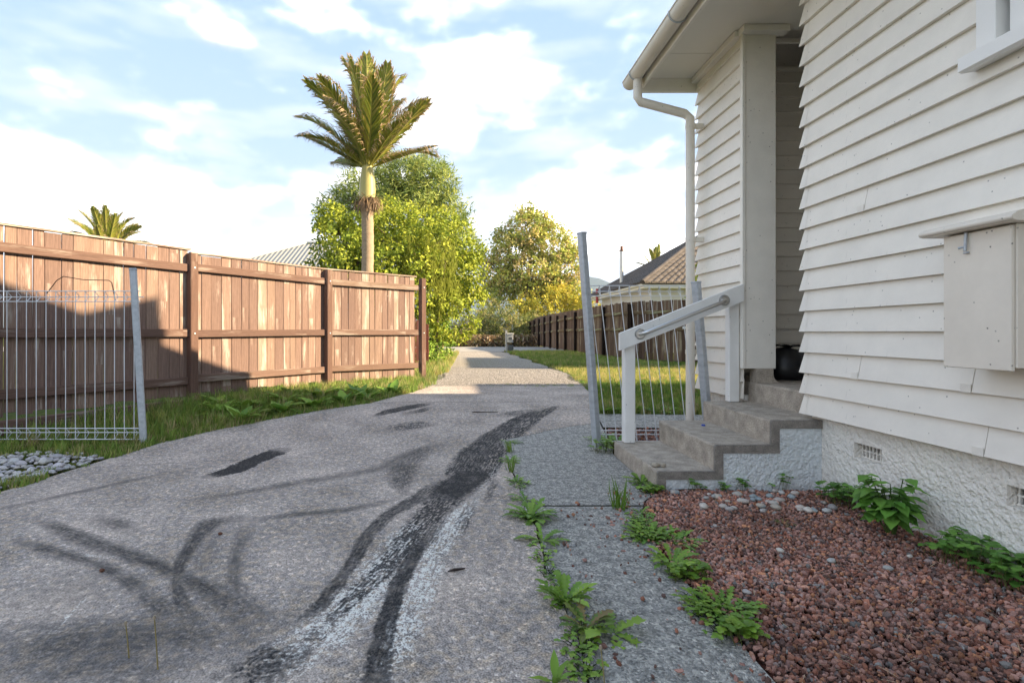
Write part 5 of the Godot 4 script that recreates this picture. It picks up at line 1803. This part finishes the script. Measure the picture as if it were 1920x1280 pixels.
func stone_mesh(s: int, sharp: float, m: Material) -> ArrayMesh:
	var b := tinted()
	var r := RandomNumberGenerator.new()
	r.seed = s
	var t := (1.0 + sqrt(5.0)) / 2.0
	var vs := []
	for q in [[-1, t, 0], [1, t, 0], [-1, -t, 0], [1, -t, 0], [0, -1, t], [0, 1, t], [0, -1, -t], [0, 1, -t], [t, 0, -1], [t, 0, 1], [-t, 0, -1], [-t, 0, 1]]:
		vs.append(Vector3(q[0], q[1], q[2]).normalized() * 0.5 * (1.0 + r.randf_range(-sharp, sharp)))
	var fs := [[0, 11, 5], [0, 5, 1], [0, 1, 7], [0, 7, 10], [0, 10, 11], [1, 5, 9], [5, 11, 4], [11, 10, 2], [10, 7, 6], [7, 1, 8], [3, 9, 4], [3, 4, 2], [3, 2, 6], [3, 6, 8], [3, 8, 9], [4, 9, 5], [2, 4, 11], [6, 2, 10], [8, 6, 7], [9, 8, 1]]
	for f in fs:
		b.face([vs[f[0]], vs[f[1]], vs[f[2]]], Vector3.ZERO)
	return b.mesh(m)


func pebble_mesh(s: int) -> MB:
	var b := tinted()
	var nz := noise(FastNoiseLite.TYPE_SIMPLEX_SMOOTH, 0.9, s, 2)
	for i in 8:
		for k in 13:
			var up := PI * i / 7.0 - PI / 2
			var a := TAU * k / 12.0
			var dv := Vector3(cos(up) * cos(a), sin(up), cos(up) * sin(a))
			b.vert(dv * (0.5 + 0.13 * nz.get_noise_3dv(dv)), dv)
	for i in 7:
		for k in 12:
			var a := i * 13 + k
			b.tri(a, a + 1, a + 13)
			b.tri(a + 1, a + 14, a + 13)
	return b


func scatter_stones() -> void:
	rng.seed = 202
	var reds := [Color(0.19, 0.085, 0.06), Color(0.25, 0.12, 0.085), Color(0.14, 0.065, 0.05), Color(0.30, 0.17, 0.125), Color(0.10, 0.06, 0.05), Color(0.22, 0.13, 0.11), Color(0.33, 0.16, 0.09), Color(0.20, 0.155, 0.145), Color(0.085, 0.055, 0.05), Color(0.24, 0.105, 0.07)]
	var damp := noise(FastNoiseLite.TYPE_SIMPLEX_SMOOTH, 0.9, 12, 3)
	for kind in 4:
		var where := []
		var cols := []
		for i in 11500:
			var d := rng.randf_range(0.9, 3.65)
			var x := rng.randf_range(0.98, 2.50)
			if i % 16 == 0:
				d = rng.randf_range(4.72, 5.6)
				x = rng.randf_range(1.45, 2.45)
			if i % 190 == 0:          # strays on the path
				d = rng.randf_range(1.4, 3.4)
				x = right_edge(d) - 0.5 * pow(rng.randf(), 1.8)
			elif x < right_edge(d) + 0.015 + 0.05 * rng.randf() * rng.randf() and rng.randf() > 0.035:
				continue
			var s := 0.008 + 0.017 * pow(rng.randf(), 1.4) * (1.0 if rng.randf() > 0.08 else 1.6)
			var b := Basis.from_euler(Vector3(rng.randf() * TAU, rng.randf() * TAU, rng.randf() * TAU)) * Basis.from_scale(Vector3(s * rng.randf_range(0.9, 1.4), s * rng.randf_range(0.5, 0.9), s))
			where.append(Transform3D(b, P(x, gh(x, d) + rng.randf_range(-0.002, 0.020), d)))
			var c: Color = reds[rng.randi() % 10] * rng.randf_range(1.15, 2.6)
			if rng.randf() < 0.28:
				c = Color(0.48, 0.275, 0.225) * rng.randf_range(0.65, 1.4)
			c = c * clampf(1.05 + 0.75 * damp.get_noise_2d(x, d), 0.55, 1.4)
			if rng.randf() < 0.04:
				c = Color(0.36, 0.35, 0.34) * rng.randf_range(0.5, 1.2)
			c.a = 1.0
			cols.append(c)
		stuff("scoria_gravel", stone_mesh(300 + kind, 0.26, M.stone), where, cols, "loose red brown scoria gravel in the bed beside the house", "gravel")
	# pale river pebbles by the left gate
	var where := []
	var cols := []
	for i in 1500:
		var d := rng.randf_range(3.2, 4.72)
		var x := rng.randf_range(-4.6, -2.8)
		if x > left_edge(d) - 0.06 or d > 4.42 + 0.22 * sin(x * 3.0) + (x + 3.6) * 0.25:
			continue
		var s := rng.randf_range(0.018, 0.05)
		if rng.randf() < 0.06:
			s *= 1.7
		where.append(Transform3D(Basis.from_euler(Vector3(rng.randf_range(-0.3, 0.3), rng.randf() * TAU, rng.randf_range(-0.3, 0.3))) * Basis.from_scale(Vector3(s * 1.25, s * 0.65, s)), P(x, gh(x, d) + s * 0.15 + rng.randf() * 0.02, d)))
		var t := rng.randf_range(0.38, 0.8)
		cols.append(Color(t, t * rng.randf_range(0.95, 1.0), t * rng.randf_range(0.9, 1.04)))
	stuff("river_pebbles", pebble_mesh(5).mesh(M.stone), where, cols, "pale grey river pebbles beside the driveway before the left gate", "pebbles")
	# loose stone of the gravel drive
	where = []
	cols = []
	for i in 16000:
		var d := 8.6 + 5.0 * pow(rng.randf(), 1.5)
		var x := lerpf(left_edge(d) - 0.2, right_edge(d) + 0.15, rng.randf())
		var s := rng.randf_range(0.006, 0.015)
		where.append(Transform3D(Basis.from_euler(Vector3(rng.randf() * 6, rng.randf() * 6, rng.randf() * 6)) * Basis.from_scale(Vector3(s * 1.2, s * 0.7, s)), P(x, gh(x, d) + 0.006, d)))
		var t := rng.randf_range(0.27, 0.52)
		cols.append(Color(t, t * 0.95, t * 0.88))
	stuff("gravel_chips", stone_mesh(320, 0.22, M.stone), where, cols, "loose pale gravel chips on the far drive", "gravel")
	# dry straw bits over the scoria
	var sb := tinted()
	sb.leaf(Vector3.ZERO, Vector3(1, 0.05, 0), Vector3.UP, 0.06, 0.0022, [1.0, 1.0, 0.8, 0.5], 0.3, 0.1)
	where = []
	cols = []
	for i in 420:
		var d := rng.randf_range(1.2, 3.6)
		var x := rng.randf_range(1.02, 2.48)
		if x < right_edge(d):
			continue
		var k := rng.randf_range(0.5, 1.5)
		where.append(Transform3D(Basis.from_euler(Vector3(0, rng.randf() * TAU, rng.randf_range(-0.2, 0.25))).scaled(Vector3(k, k, k)), P(x, gh(x, d) + rng.randf_range(0.02, 0.03), d)))
		cols.append(Color(0.42, 0.33, 0.22) * rng.randf_range(0.6, 1.3))
	stuff("dry_straw", sb.mesh(M.grass_blade), where, cols, "bits of dry straw scattered on the red gravel", "straw")
	# river stones one can count, by the foot of the steps
	var kinds := []
	for k in 6:
		kinds.append(pebble_mesh(40 + k))
	var pal := [Color(0.46, 0.47, 0.46), Color(0.52, 0.47, 0.40), Color(0.36, 0.42, 0.44), Color(0.55, 0.50, 0.46), Color(0.40, 0.38, 0.37), Color(0.58, 0.55, 0.50)]
	for i in 46:
		var x := rng.randf_range(1.42, 2.30)
		var d := 3.60 - 0.42 * pow(rng.randf(), 1.4)
		var s := rng.randf_range(0.024, 0.052)
		if i >= 40:
			x = [1.19, 1.42, 1.58, 1.75, 1.95, 2.16][i - 40]
			d = [2.2, 2.95, 2.62, 2.5, 2.42, 2.55][i - 40]
			s = rng.randf_range(0.022, 0.034)
		var b: MB = kinds[i % 6]
		var c := MB.new()
		c.tint = true
		var tone: Color = pal[rng.randi() % 6] * rng.randf_range(1.0, 1.45)
		c.v = b.v
		c.n = b.n
		c.uv = b.uv
		c.ix = b.ix
		for k in b.v.size():
			c.c.append(tone)
		var near := d > 3.1
		var o := single("river_stone", c, M.stone, "smooth pale river stone on the red gravel at the foot of the steps" if near else ["first", "second", "third", "fourth", "fifth", "sixth"][i - 40] + " pale pebble from the left lying out on the red gravel", "stone", P(x, gh(x, d) + 0.028, d), "river stones by the steps" if near else "pale pebbles on the red gravel")
		o.transform.basis = Basis(Vector3.UP, rng.randf() * TAU) * Basis.from_scale(Vector3(s * 1.35, s * 0.72, s))
	var two := tinted()
	two.col = Color(0.58, 0.52, 0.43)
	for q in [[0.0, 0.052, 0.4], [0.05, 0.044, 1.2]]:
		var pm := pebble_mesh(55 + int(q[0] * 100))
		var f := two.v.size()
		var bs := Basis(Vector3.UP, q[2]) * Basis.from_scale(Vector3(q[1] * 1.3, q[1] * 0.6, q[1]))
		for k in pm.v.size():
			two.vert(bs * pm.v[k] + Vector3(q[0], 0.014, 0), (bs * pm.n[k]).normalized())
		for k in pm.ix:
			two.ix.append(f + k)
	single("river_stone", two, M.stone, "pair of cream pebbles resting on the lowest step", "stone", P(1.40, 0.143, 3.79))


func tuft(n: int, h: float, w: float, spread: float, s: int) -> MB:
	var b := tinted()
	var r := RandomNumberGenerator.new()
	r.seed = s
	for i in n:
		var a := r.randf() * TAU
		var o := Vector3(cos(a), 0, sin(a)) * spread * r.randf()
		var k := r.randf_range(0.8, 1.15)
		b.col = Color(k, k, k)
		b.leaf(o, Vector3(cos(a) * r.randf_range(0.1, 0.7), 1.0, sin(a) * r.randf_range(0.1, 0.7)), Vector3(cos(a + 0.4), 0.2, sin(a + 0.4)), h * r.randf_range(0.55, 1.1), w, [0.9, 1.0, 0.75, 0.0], r.randf_range(0.3, 1.3), 0.2)
	return b


func grass_patch(called: String, label: String, me: Mesh, count: int, at: Callable, hue: Array, size: Array) -> void:
	var where := []
	var cols := []
	for i in count:
		var q = at.call()
		if q == null:
			continue
		var k := rng.randf_range(size[0], size[1])
		where.append(Transform3D(Basis(Vector3.UP, rng.randf() * TAU).scaled(Vector3(k, k * rng.randf_range(0.8, 1.2), k)), P(q.x, gh(q.x, q.y) - 0.02, q.y)))
		var c: Color = hue[rng.randi() % hue.size()] * rng.randf_range(1.25, 2.0)
		c.a = 1.0
		cols.append(c)
	stuff(called, me, where, cols, label, "grass")


func fence_d(x: float) -> float:       # depth of the brown fence at x
	var k := [[-5.6, 3.3], [-4.62, 5.2], [-3.51, 6.96], [-2.19, 8.78], [-0.72, 10.05]]
	for i in 4:
		if x <= k[i + 1][0]:
			return lerpf(k[i][1], k[i + 1][1], (x - k[i][0]) / (k[i + 1][0] - k[i][0]))
	return 10.05 + (x + 0.72) * 3.0


func grow_grass() -> void:
	rng.seed = 303
	var small := tuft(11, 0.085, 0.0055, 0.035, 1).mesh(M.grass_blade)
	var tall := tuft(13, 0.20, 0.0065, 0.05, 2).mesh(M.grass_blade)
	var lawn := [Color(0.085, 0.15, 0.022), Color(0.11, 0.18, 0.028), Color(0.065, 0.12, 0.02), Color(0.15, 0.19, 0.035), Color(0.20, 0.19, 0.06)]
	var fresh := [Color(0.11, 0.175, 0.03), Color(0.14, 0.205, 0.035), Color(0.09, 0.145, 0.025), Color(0.20, 0.22, 0.055), Color(0.26, 0.22, 0.10)]
	var dry := [Color(0.30, 0.26, 0.09), Color(0.22, 0.22, 0.05), Color(0.36, 0.29, 0.13), Color(0.16, 0.19, 0.035)]
	var gap := noise(FastNoiseLite.TYPE_SIMPLEX_SMOOTH, 0.7, 9, 3)
	# between the driveway and the brown fence
	grass_patch("verge_grass", "rough green grass between the driveway and the brown fence", tall, 5200, func():
		var x := rng.randf_range(-4.7, -0.4)
		var hi := fence_d(x) - 0.02
		var d := rng.randf_range(4.5, 10.1)
		if x > left_edge(d) + 0.02 * rng.randf() or d > hi + 0.1:
			return null
		if d < 5.25 and x < -3.0 and rng.randf() < 0.55:
			return null
		if d - 0.1 > hi - 0.45 and x < -3.4 and rng.randf() < 0.8:      # bare soil along the foot of the fence
			return null
		return Vector2(x, d), fresh, [0.4, 1.0])
	grass_patch("verge_grass", "short grass fringe along the pebbles and left driveway edge", small, 2600, func():
		var d := rng.randf_range(3.2, 7.4)
		var x := left_edge(d) - 0.16 * pow(rng.randf(), 1.6) + 0.015
		if gap.get_noise_2d(x * 3.0, d * 3.0) < -0.12 and d < 4.5:
			return null
		return Vector2(x, d), fresh, [0.5, 1.3])
	grass_patch("verge_grass", "short grass under the left gate", small, 1500, func():
		var x := rng.randf_range(-4.8, -2.8)
		var d := rng.randf_range(4.5, 5.5)
		if x > left_edge(d) or d > fence_d(x) - 0.4:
			return null
		return Vector2(x, d), fresh, [0.5, 1.2])
	# lawn to the right of the drive
	grass_patch("lawn_grass", "mown lawn between the drive and the grey fence", small, 15000, func():
		var d := 6.22 + 9.5 * pow(rng.randf(), 1.25)
		var x := rng.randf_range(1.5, 7.5)
		if x < right_edge(d) + 0.02 or x > 3.6 and d < 7.9 or x / d > 0.62:
			return null
		return Vector2(x, d), lawn, [0.55, 1.15])
	grass_patch("lawn_grass", "ragged taller grass along the near edge of the lawn", tall, 500, func():
		var d := rng.randf_range(6.22, 6.9)
		var x := rng.randf_range(1.55, 3.2)
		return Vector2(x, d) if x > right_edge(d) else null, fresh, [0.4, 0.8])
	grass_patch("lawn_grass", "dry straw coloured grass in the sunlit part of the lawn", small, 3800, func():
		var d := rng.randf_range(9.6, 13.6)
		var x := rng.randf_range(2.2, 6.6)
		return Vector2(x, d) if x > right_edge(d) + 0.05 else null, dry, [0.8, 1.5])
	grass_patch("verge_grass", "green strip of grass along the foot of the grey fence", small, 9000, func():
		var d := 14.0 + 13.0 * pow(rng.randf(), 1.3)
		var x := rng.randf_range(2.0, 5.5)
		return Vector2(x, d) if x > right_edge(d) + 0.05 and d < 24.2 else null, fresh, [1.0, 1.9])
	grass_patch("verge_grass", "long pale grass on the left verge of the gravel drive", tall, 2600, func():
		var d := 9.8 + 12.0 * pow(rng.randf(), 1.2)
		var x := left_edge(d) - 0.05 - 1.5 * pow(rng.randf(), 1.2)
		return Vector2(x, d) if x > -2.2 and d > fence_d(x) + 0.15 else null, dry + fresh, [0.6, 1.3])
	grass_patch("verge_grass", "sparse grass growing through the gravel where the concrete ends", small, 260, func():
		var d := rng.randf_range(8.6, 9.1)
		var x := rng.randf_range(0.5, 2.1)
		return Vector2(x, d) if gap.get_noise_2d(x * 4.0, d * 2.0) > 0.0 else null, fresh, [0.4, 0.8])


const DANDELION := [0.10, 0.22, 0.12, 0.45, 0.16, 0.65, 0.22, 0.85, 0.28, 1.0, 0.40, 0.9, 0.6, 0.3, 0.0]
const OVATE := [0.12, 0.55, 0.92, 1.0, 0.88, 0.6, 0.28, 0.0]
const DOCK := [0.10, 0.5, 0.85, 1.0, 0.95, 0.8, 0.5, 0.15, 0.0]


func rosette(n: int, L: float, W: float, prof: Array, rise: float, cols: Array) -> MB:
	var b := tinted()
	for i in n:
		var a := i * 2.399963 + rng.randf_range(-0.3, 0.3)
		b.col = cols[rng.randi() % cols.size()] * rng.randf_range(0.8, 1.2)
		var k := rng.randf_range(0.6, 1.1)
		b.leaf(Vector3(cos(a), 0, sin(a)) * 0.008, Vector3(cos(a), rise * rng.randf_range(0.3, 1.5), sin(a)), Vector3.UP, L * k, W * k, prof, rng.randf_range(0.5, 1.1), 0.25, 0.05)
	return b


func clover(n: int, h: float, spread: float, size: float, cols: Array) -> MB:
	var b := tinted()
	for i in n:
		var o := Vector3(rng.randf_range(-spread, spread), 0, rng.randf_range(-spread, spread) * 0.6)
		var t := o + Vector3(rng.randf_range(-0.03, 0.03), h * rng.randf_range(0.35, 1.1), rng.randf_range(-0.03, 0.03))
		b.col = Color(0.14, 0.16, 0.05)
		b.tube([o, o.lerp(t, 0.5) + rand_dir() * 0.006, t], [0.0016, 0.0014, 0.0012], 4, false)
		b.col = cols[rng.randi() % cols.size()] * rng.randf_range(0.8, 1.2)
		var a0 := rng.randf() * TAU
		for k in 3:
			var a := a0 + k * TAU / 3.0
			b.leaf(t, Vector3(cos(a), rng.randf_range(-0.1, 0.35), sin(a)), Vector3.UP, size, size * 1.15, [0.15, 0.8, 1.0, 0.85, 0.3], 0.3, 0.3)
	return b


func grow_weeds() -> void:
	rng.seed = 404
	var damp_seam := noise(FastNoiseLite.TYPE_SIMPLEX_SMOOTH, 1.6, 13, 2)
	var g1 := [Color(0.130, 0.260, 0.039), Color(0.182, 0.319, 0.049), Color(0.221, 0.351, 0.058)]
	var g2 := [Color(0.182, 0.312, 0.039), Color(0.234, 0.364, 0.046), Color(0.143, 0.260, 0.039)]
	var g3 := [Color(0.169, 0.208, 0.052), Color(0.117, 0.195, 0.039), Color(0.260, 0.195, 0.078)]
	var deep := [Color(0.098, 0.234, 0.039), Color(0.130, 0.286, 0.049), Color(0.169, 0.338, 0.058)]
	# along the crack between the driveway and the footpath, from far to near
	for q in [
		[0.50, 5.05, "r", 0.11, "tiny dandelion at the far end of the driveway crack"],
		[0.45, 4.75, "g", 0.11, "pale grass tuft near the far end of the driveway crack"],
		[0.42, 4.45, "r", 0.12, "low rosette weed beside the end of the black skid mark"],
		[0.41, 4.15, "g", 0.13, "bright upright grass tuft in the driveway crack"],
		[0.42, 3.85, "r", 0.10, "flat rosette weed just before the leafy crack clump"],
		[0.43, 3.45, "r", 0.12, "small grey green weed above the large crack clump"],
		[0.42, 3.12, "b", 0.17, "large bushy weed clump filling the driveway crack"],
		[0.44, 2.78, "r", 0.15, "star shaped dandelion where the open crack begins"],
		[0.43, 2.15, "b", 0.155, "broad dandelion clump low in the driveway crack"],
		[0.47, 1.96, "p", 0.15, "reddish tinged weed leaning over the footpath edge"],
		[0.56, 1.93, "s", 0.17, "scallop leaved weed sprawling onto the footpath"],
		[0.30, 1.66, "d", 0.11, "young shoot with pointed leaves at the bottom edge"]]:
		var b: MB
		if q[2] == "r":
			b = rosette(18, q[3], q[3] * 0.26, DANDELION, 0.6, g1 + g2)
		elif q[2] == "g":
			b = tuft(26, q[3] * 1.1, 0.006, 0.03, int(q[0] * 100 + q[1] * 10))
			for i in b.c.size():
				b.c[i] = b.c[i] * Color(0.19, 0.29, 0.045)
		elif q[2] == "b":
			b = rosette(40, q[3] * 0.95, q[3] * 0.24, DANDELION, 1.1, g1 + g2)
		elif q[2] == "p":
			b = rosette(22, q[3] * 0.85, q[3] * 0.24, DANDELION, 0.9, g3)
		elif q[2] == "s":
			b = rosette(9, q[3] * 0.85, q[3] * 0.34, [0.08, 0.1, 0.5, 0.2, 0.75, 0.3, 0.9, 0.4, 1.0, 0.75, 0.9, 0.3, 0.0], 0.6, g2)
		else:
			b = rosette(7, q[3], q[3] * 0.26, OVATE, 1.6, g2)
		single("crack_weed", b, M.weed_leaf, q[4], "weed", P(q[0], gh(q[0], q[1]) + 0.008, q[1]), "weeds in the driveway crack")
	# along the edge of the gravel bed
	for q in [
		[1.00, 3.30, "h", 0.19, "spiky grass clump between the footpath and the gravel bed corner"],
		[1.10, 3.22, "r", 0.14, "leafy weed at the foot of the spiky grass clump"],
		[1.03, 2.84, "f", 0.16, "ferny green weed mound at the footpath edge"],
		[1.13, 2.78, "f", 0.14, "second ferny mound spreading over the red gravel"],
		[1.00, 2.50, "b", 0.14, "fresh green dandelion tuft on the footpath edge"],
		[1.02, 2.36, "c", 0.10, "low lettuce green weed patch in the middle of the footpath edge"],
		[1.04, 2.10, "f", 0.15, "feathery weed with grass stalks by the footpath edge"],
		[1.00, 1.90, "c", 0.09, "ivy leaved weed nearest the camera on the footpath edge"],
		[1.32, 3.86, "b", 0.15, "dark green weed tucked against the lowest step riser"],
		[1.30, 3.62, "c", 0.07, "tiny clover sprig at the corner of the lowest step"],
		[1.33, 4.76, "c", 0.15, "round leaved weed between the gate post and the steps"],
		[1.46, 5.1, "f", 0.22, "tall green weed behind the leaning mesh gate"]]:
		var b: MB
		if q[2] == "h":
			b = tuft(46, q[3] * 1.15, 0.007, 0.05, 7)
			for i in b.c.size():
				b.c[i] = b.c[i] * Color(0.15, 0.27, 0.035)
		elif q[2] == "r":
			b = rosette(12, q[3], q[3] * 0.3, DANDELION, 0.5, g1)
		elif q[2] == "b":
			b = rosette(26, q[3], q[3] * 0.26, DANDELION, 0.9, g2)
		elif q[2] == "f":
			b = tinted()
			for i in 60:
				var a := rng.randf() * TAU
				var o: Vector3 = Vector3(cos(a), 0, sin(a)) * rng.randf() * q[3] * 0.65
				b.col = g1[rng.randi() % 3] * rng.randf_range(0.8, 1.2)
				b.leaf(o, Vector3(cos(a), rng.randf_range(0.4, 1.6), sin(a)), Vector3.UP, q[3] * rng.randf_range(0.4, 0.75), q[3] * 0.2, [0.1, 0.6, 0.2, 0.9, 0.25, 1.0, 0.25, 0.8, 0.2, 0.0], 0.9, 0.2)
		else:
			b = clover(46, q[3] * 0.7, q[3] * 0.8, 0.022, g2)
		single("edge_weed", b, M.weed_leaf, q[4], "weed", P(q[0], gh(q[0], q[1]) + 0.006, q[1]), "weeds along the gravel bed")
	# tiny seedlings along both seams
	var sp := clover(5, 0.022, 0.022, 0.011, [Color(1, 1, 1)]).mesh(M.weed_leaf)
	var where := []
	var cols := []
	for i in 620:
		var d := rng.randf_range(1.3, 5.1)
		var x := crack_edge(d) + 0.018 * rng.randfn()
		if i % 3 > 0:
			d = rng.randf_range(1.3, 3.6)
			x = right_edge(d) + 0.01 + 0.035 * rng.randfn()
		if damp_seam.get_noise_2d(x * 0.3 + (3.0 if i % 3 > 0 else 0.0), d) < 0.12:
			continue
		var k := rng.randf_range(0.4, 1.4)
		where.append(Transform3D(Basis(Vector3.UP, rng.randf() * TAU).scaled(Vector3(k, k, k)), P(x, gh(x, d) + 0.008, d)))
		cols.append(g2[rng.randi() % 3] * rng.randf_range(0.7, 1.3))
	stuff("creeping_weeds", sp, where, cols, "tiny creeping weeds along the seams of the footpath", "weeds")
	# against the plinth
	var big := tinted()
	for s in 15:
		var a := s * 2.4
		var h := rng.randf_range(0.14, 0.34)
		var t := Vector3(cos(a) * rng.randf_range(0.02, 0.12) - 0.04, h, sin(a) * rng.randf_range(0.02, 0.13))
		big.col = Color(0.10, 0.16, 0.04)
		big.tube([Vector3(t.x * 0.1, 0, t.z * 0.1), t * 0.55 + Vector3(0, 0.03, 0), t], [0.005, 0.004, 0.002], 5, false)
		for k in 7:
			var b2 := a + rng.randf_range(-2.2, 2.2)
			var o := t.lerp(t * 0.5, 0.14 * k)
			big.col = deep[rng.randi() % 3] * rng.randf_range(0.85, 1.3)
			var L := rng.randf_range(0.07, 0.125)
			big.leaf(o, Vector3(cos(b2), rng.randf_range(-0.1, 0.5), sin(b2)), Vector3.UP, L, L * 0.62, OVATE, rng.randf_range(0.5, 1.1), 0.22, 0.04)
	single("leafy_plant", big, M.weed_leaf, "tall leafy green plant growing against the white plinth", "plant", P(2.33, 0.0, 2.86))
	for q in [[2.38, 3.42, 26, 0.12, 0.10, "small clover clump in the corner beside the painted stair side"], [2.41, 3.28, 40, 0.15, 0.10, "clover clump below the far air vent"], [2.40, 2.58, 44, 0.12, 0.13, "clover runner between the leafy plant and the near air vent"], [2.42, 2.40, 60, 0.13, 0.13, "dense clover clump under the near air vent"], [2.42, 2.24, 60, 0.14, 0.12, "clover clump cut by the right edge"]]:
		single("clover_clump", clover(q[2], q[3], q[4], 0.030, deep), M.weed_leaf, q[5], "clover", P(q[0], 0.0, q[1]), "clover along the plinth")
	for q in [[1.62, 3.63, 0.10, "round leaved seedling before the lower part of the painted stair side"], [1.93, 3.64, 0.11, "thin two leaved seedling near the middle of the painted stair side"], [2.20, 3.64, 0.13, "long stalked clover leaf before the right part of the painted stair side"], [1.80, 3.64, 0.06, "tiny sprout by the middle of the painted stair side"]]:
		single("seedling", clover(7, q[2], 0.05, 0.026, deep), M.weed_leaf, q[3], "seedling", P(q[0], 0.0, q[1]), "seedlings by the painted stair side")
	single("edge_weed", rosette(16, 0.06, 0.016, DANDELION, 1.2, g3), M.weed_leaf, "small tufted weed standing alone in the red gravel", "weed", P(1.83, 0.012, 3.0))
	# dock and broad leaves along the left verge and the lawn edge
	var nth := ["first", "second", "third", "fourth", "fifth", "sixth", "seventh", "eighth", "ninth", "tenth", "eleventh", "twelfth", "thirteenth", "fourteenth"]
	var spots := [[-2.35, 5.75], [-2.05, 6.15], [-1.75, 6.45], [-1.45, 6.72], [-2.55, 6.4], [-2.2, 6.75], [-1.85, 7.1], [-1.35, 7.25], [-2.75, 6.1], [-1.2, 7.0], [-3.0, 6.6], [-1.6, 7.7], [-2.35, 7.4], [-0.95, 7.6]]
	spots.sort_custom(func(a, b): return a[0] / a[1] < b[0] / b[1])
	for i in spots.size():
		var q: Array = spots[i]
		single("dock_plant", rosette(15, 0.31, 0.12, DOCK, 1.2, g1 + g2), M.weed_leaf, nth[i] + " broad leaved dock plant from the left in the grass along the brown fence", "dock", P(q[0], gh(q[0], q[1]), q[1]), "dock plants along the brown fence")
	var lawn_spots := [[1.72, 6.30], [1.95, 6.38], [2.2, 6.42], [2.45, 6.34], [2.7, 6.40]]
	for i in 5:
		var q: Array = lawn_spots[i]
		single("dock_plant", rosette(12, 0.19, 0.075, DOCK, 1.2, g1 + g2), M.weed_leaf, nth[i] + " broad leaved weed from the left at the lawn edge behind the gate", "dock", P(q[0], gh(q[0], q[1]), q[1]), "broad weeds at the lawn edge")
	# dry flower stalks at the very front
	for q in [[-0.97, 1.72, 0.16, "taller dry flower stalk at the bottom edge of the driveway"], [-1.10, 1.78, 0.11, "shorter dry flower stalk at the bottom edge of the driveway"], [0.455, 1.66, 0.10, "dry flower stalk in the near end of the driveway crack"]]:
		var b := tinted()
		b.col = Color(0.34, 0.28, 0.12)
		b.tube([Vector3(0, -0.02, 0), Vector3(-0.006, q[2] * 0.5, 0), Vector3(-0.012, q[2], 0)], [0.0024, 0.002, 0.0018], 6)
		b.col = Color(0.45, 0.38, 0.28)
		b.tube([Vector3(-0.012, q[2], 0), Vector3(-0.013, q[2] + 0.006, 0), Vector3(-0.013, q[2] + 0.013, 0)], [0.003, 0.006, 0.003], 8)
		single("dry_stalk", b, M.grass_blade, q[3], "stalk", P(q[0], 0.012, q[1]))
	# litter on the drive
	for q in [[-0.02, 2.42, "dark rolled leaf lying beside the right skid mark"], [0.18, 6.25, "dark twig lying before the sunlit edge of the drive"], [-1.28, 2.86, "small brown stone on the left skid marks"], [-1.62, 2.42, "small rust brown stone on the driveway left of the skid marks"]]:
		var b := tinted()
		b.col = Color(0.05, 0.035, 0.03) if q[1] != 2.86 and q[1] != 2.42 or q[0] > -0.5 else Color(0.20, 0.10, 0.07)
		if q[0] < -1.0:
			var pm := pebble_mesh(70)
			for k in pm.v.size():
				b.vert(pm.v[k] * Vector3(0.024, 0.016, 0.018) + Vector3(0, 0.007, 0), pm.n[k])
			b.ix = pm.ix
			single("loose_stone", b, M.stone, q[2], "stone", P(q[0], gh(q[0], q[1]) + 0.012, q[1]))
		else:
			b.tube([Vector3(-0.03, 0.006, 0.01), Vector3(0.0, 0.009, 0), Vector3(0.05 if q[1] < 4.0 else 0.28, 0.006, -0.02)], [0.002, 0.007, 0.003], 6)
			single("twig", b, M.weed_leaf, q[2], "twig", P(q[0], gh(q[0], q[1]) + 0.012, q[1]))


func _ready() -> void:
	set_up_view()
	make_materials()
	build_ground()
	build_house()
	build_porch_things()
	build_fences()
	build_neighbours()
	build_trees()
	scatter_stones()
	grow_grass()
	grow_weeds()
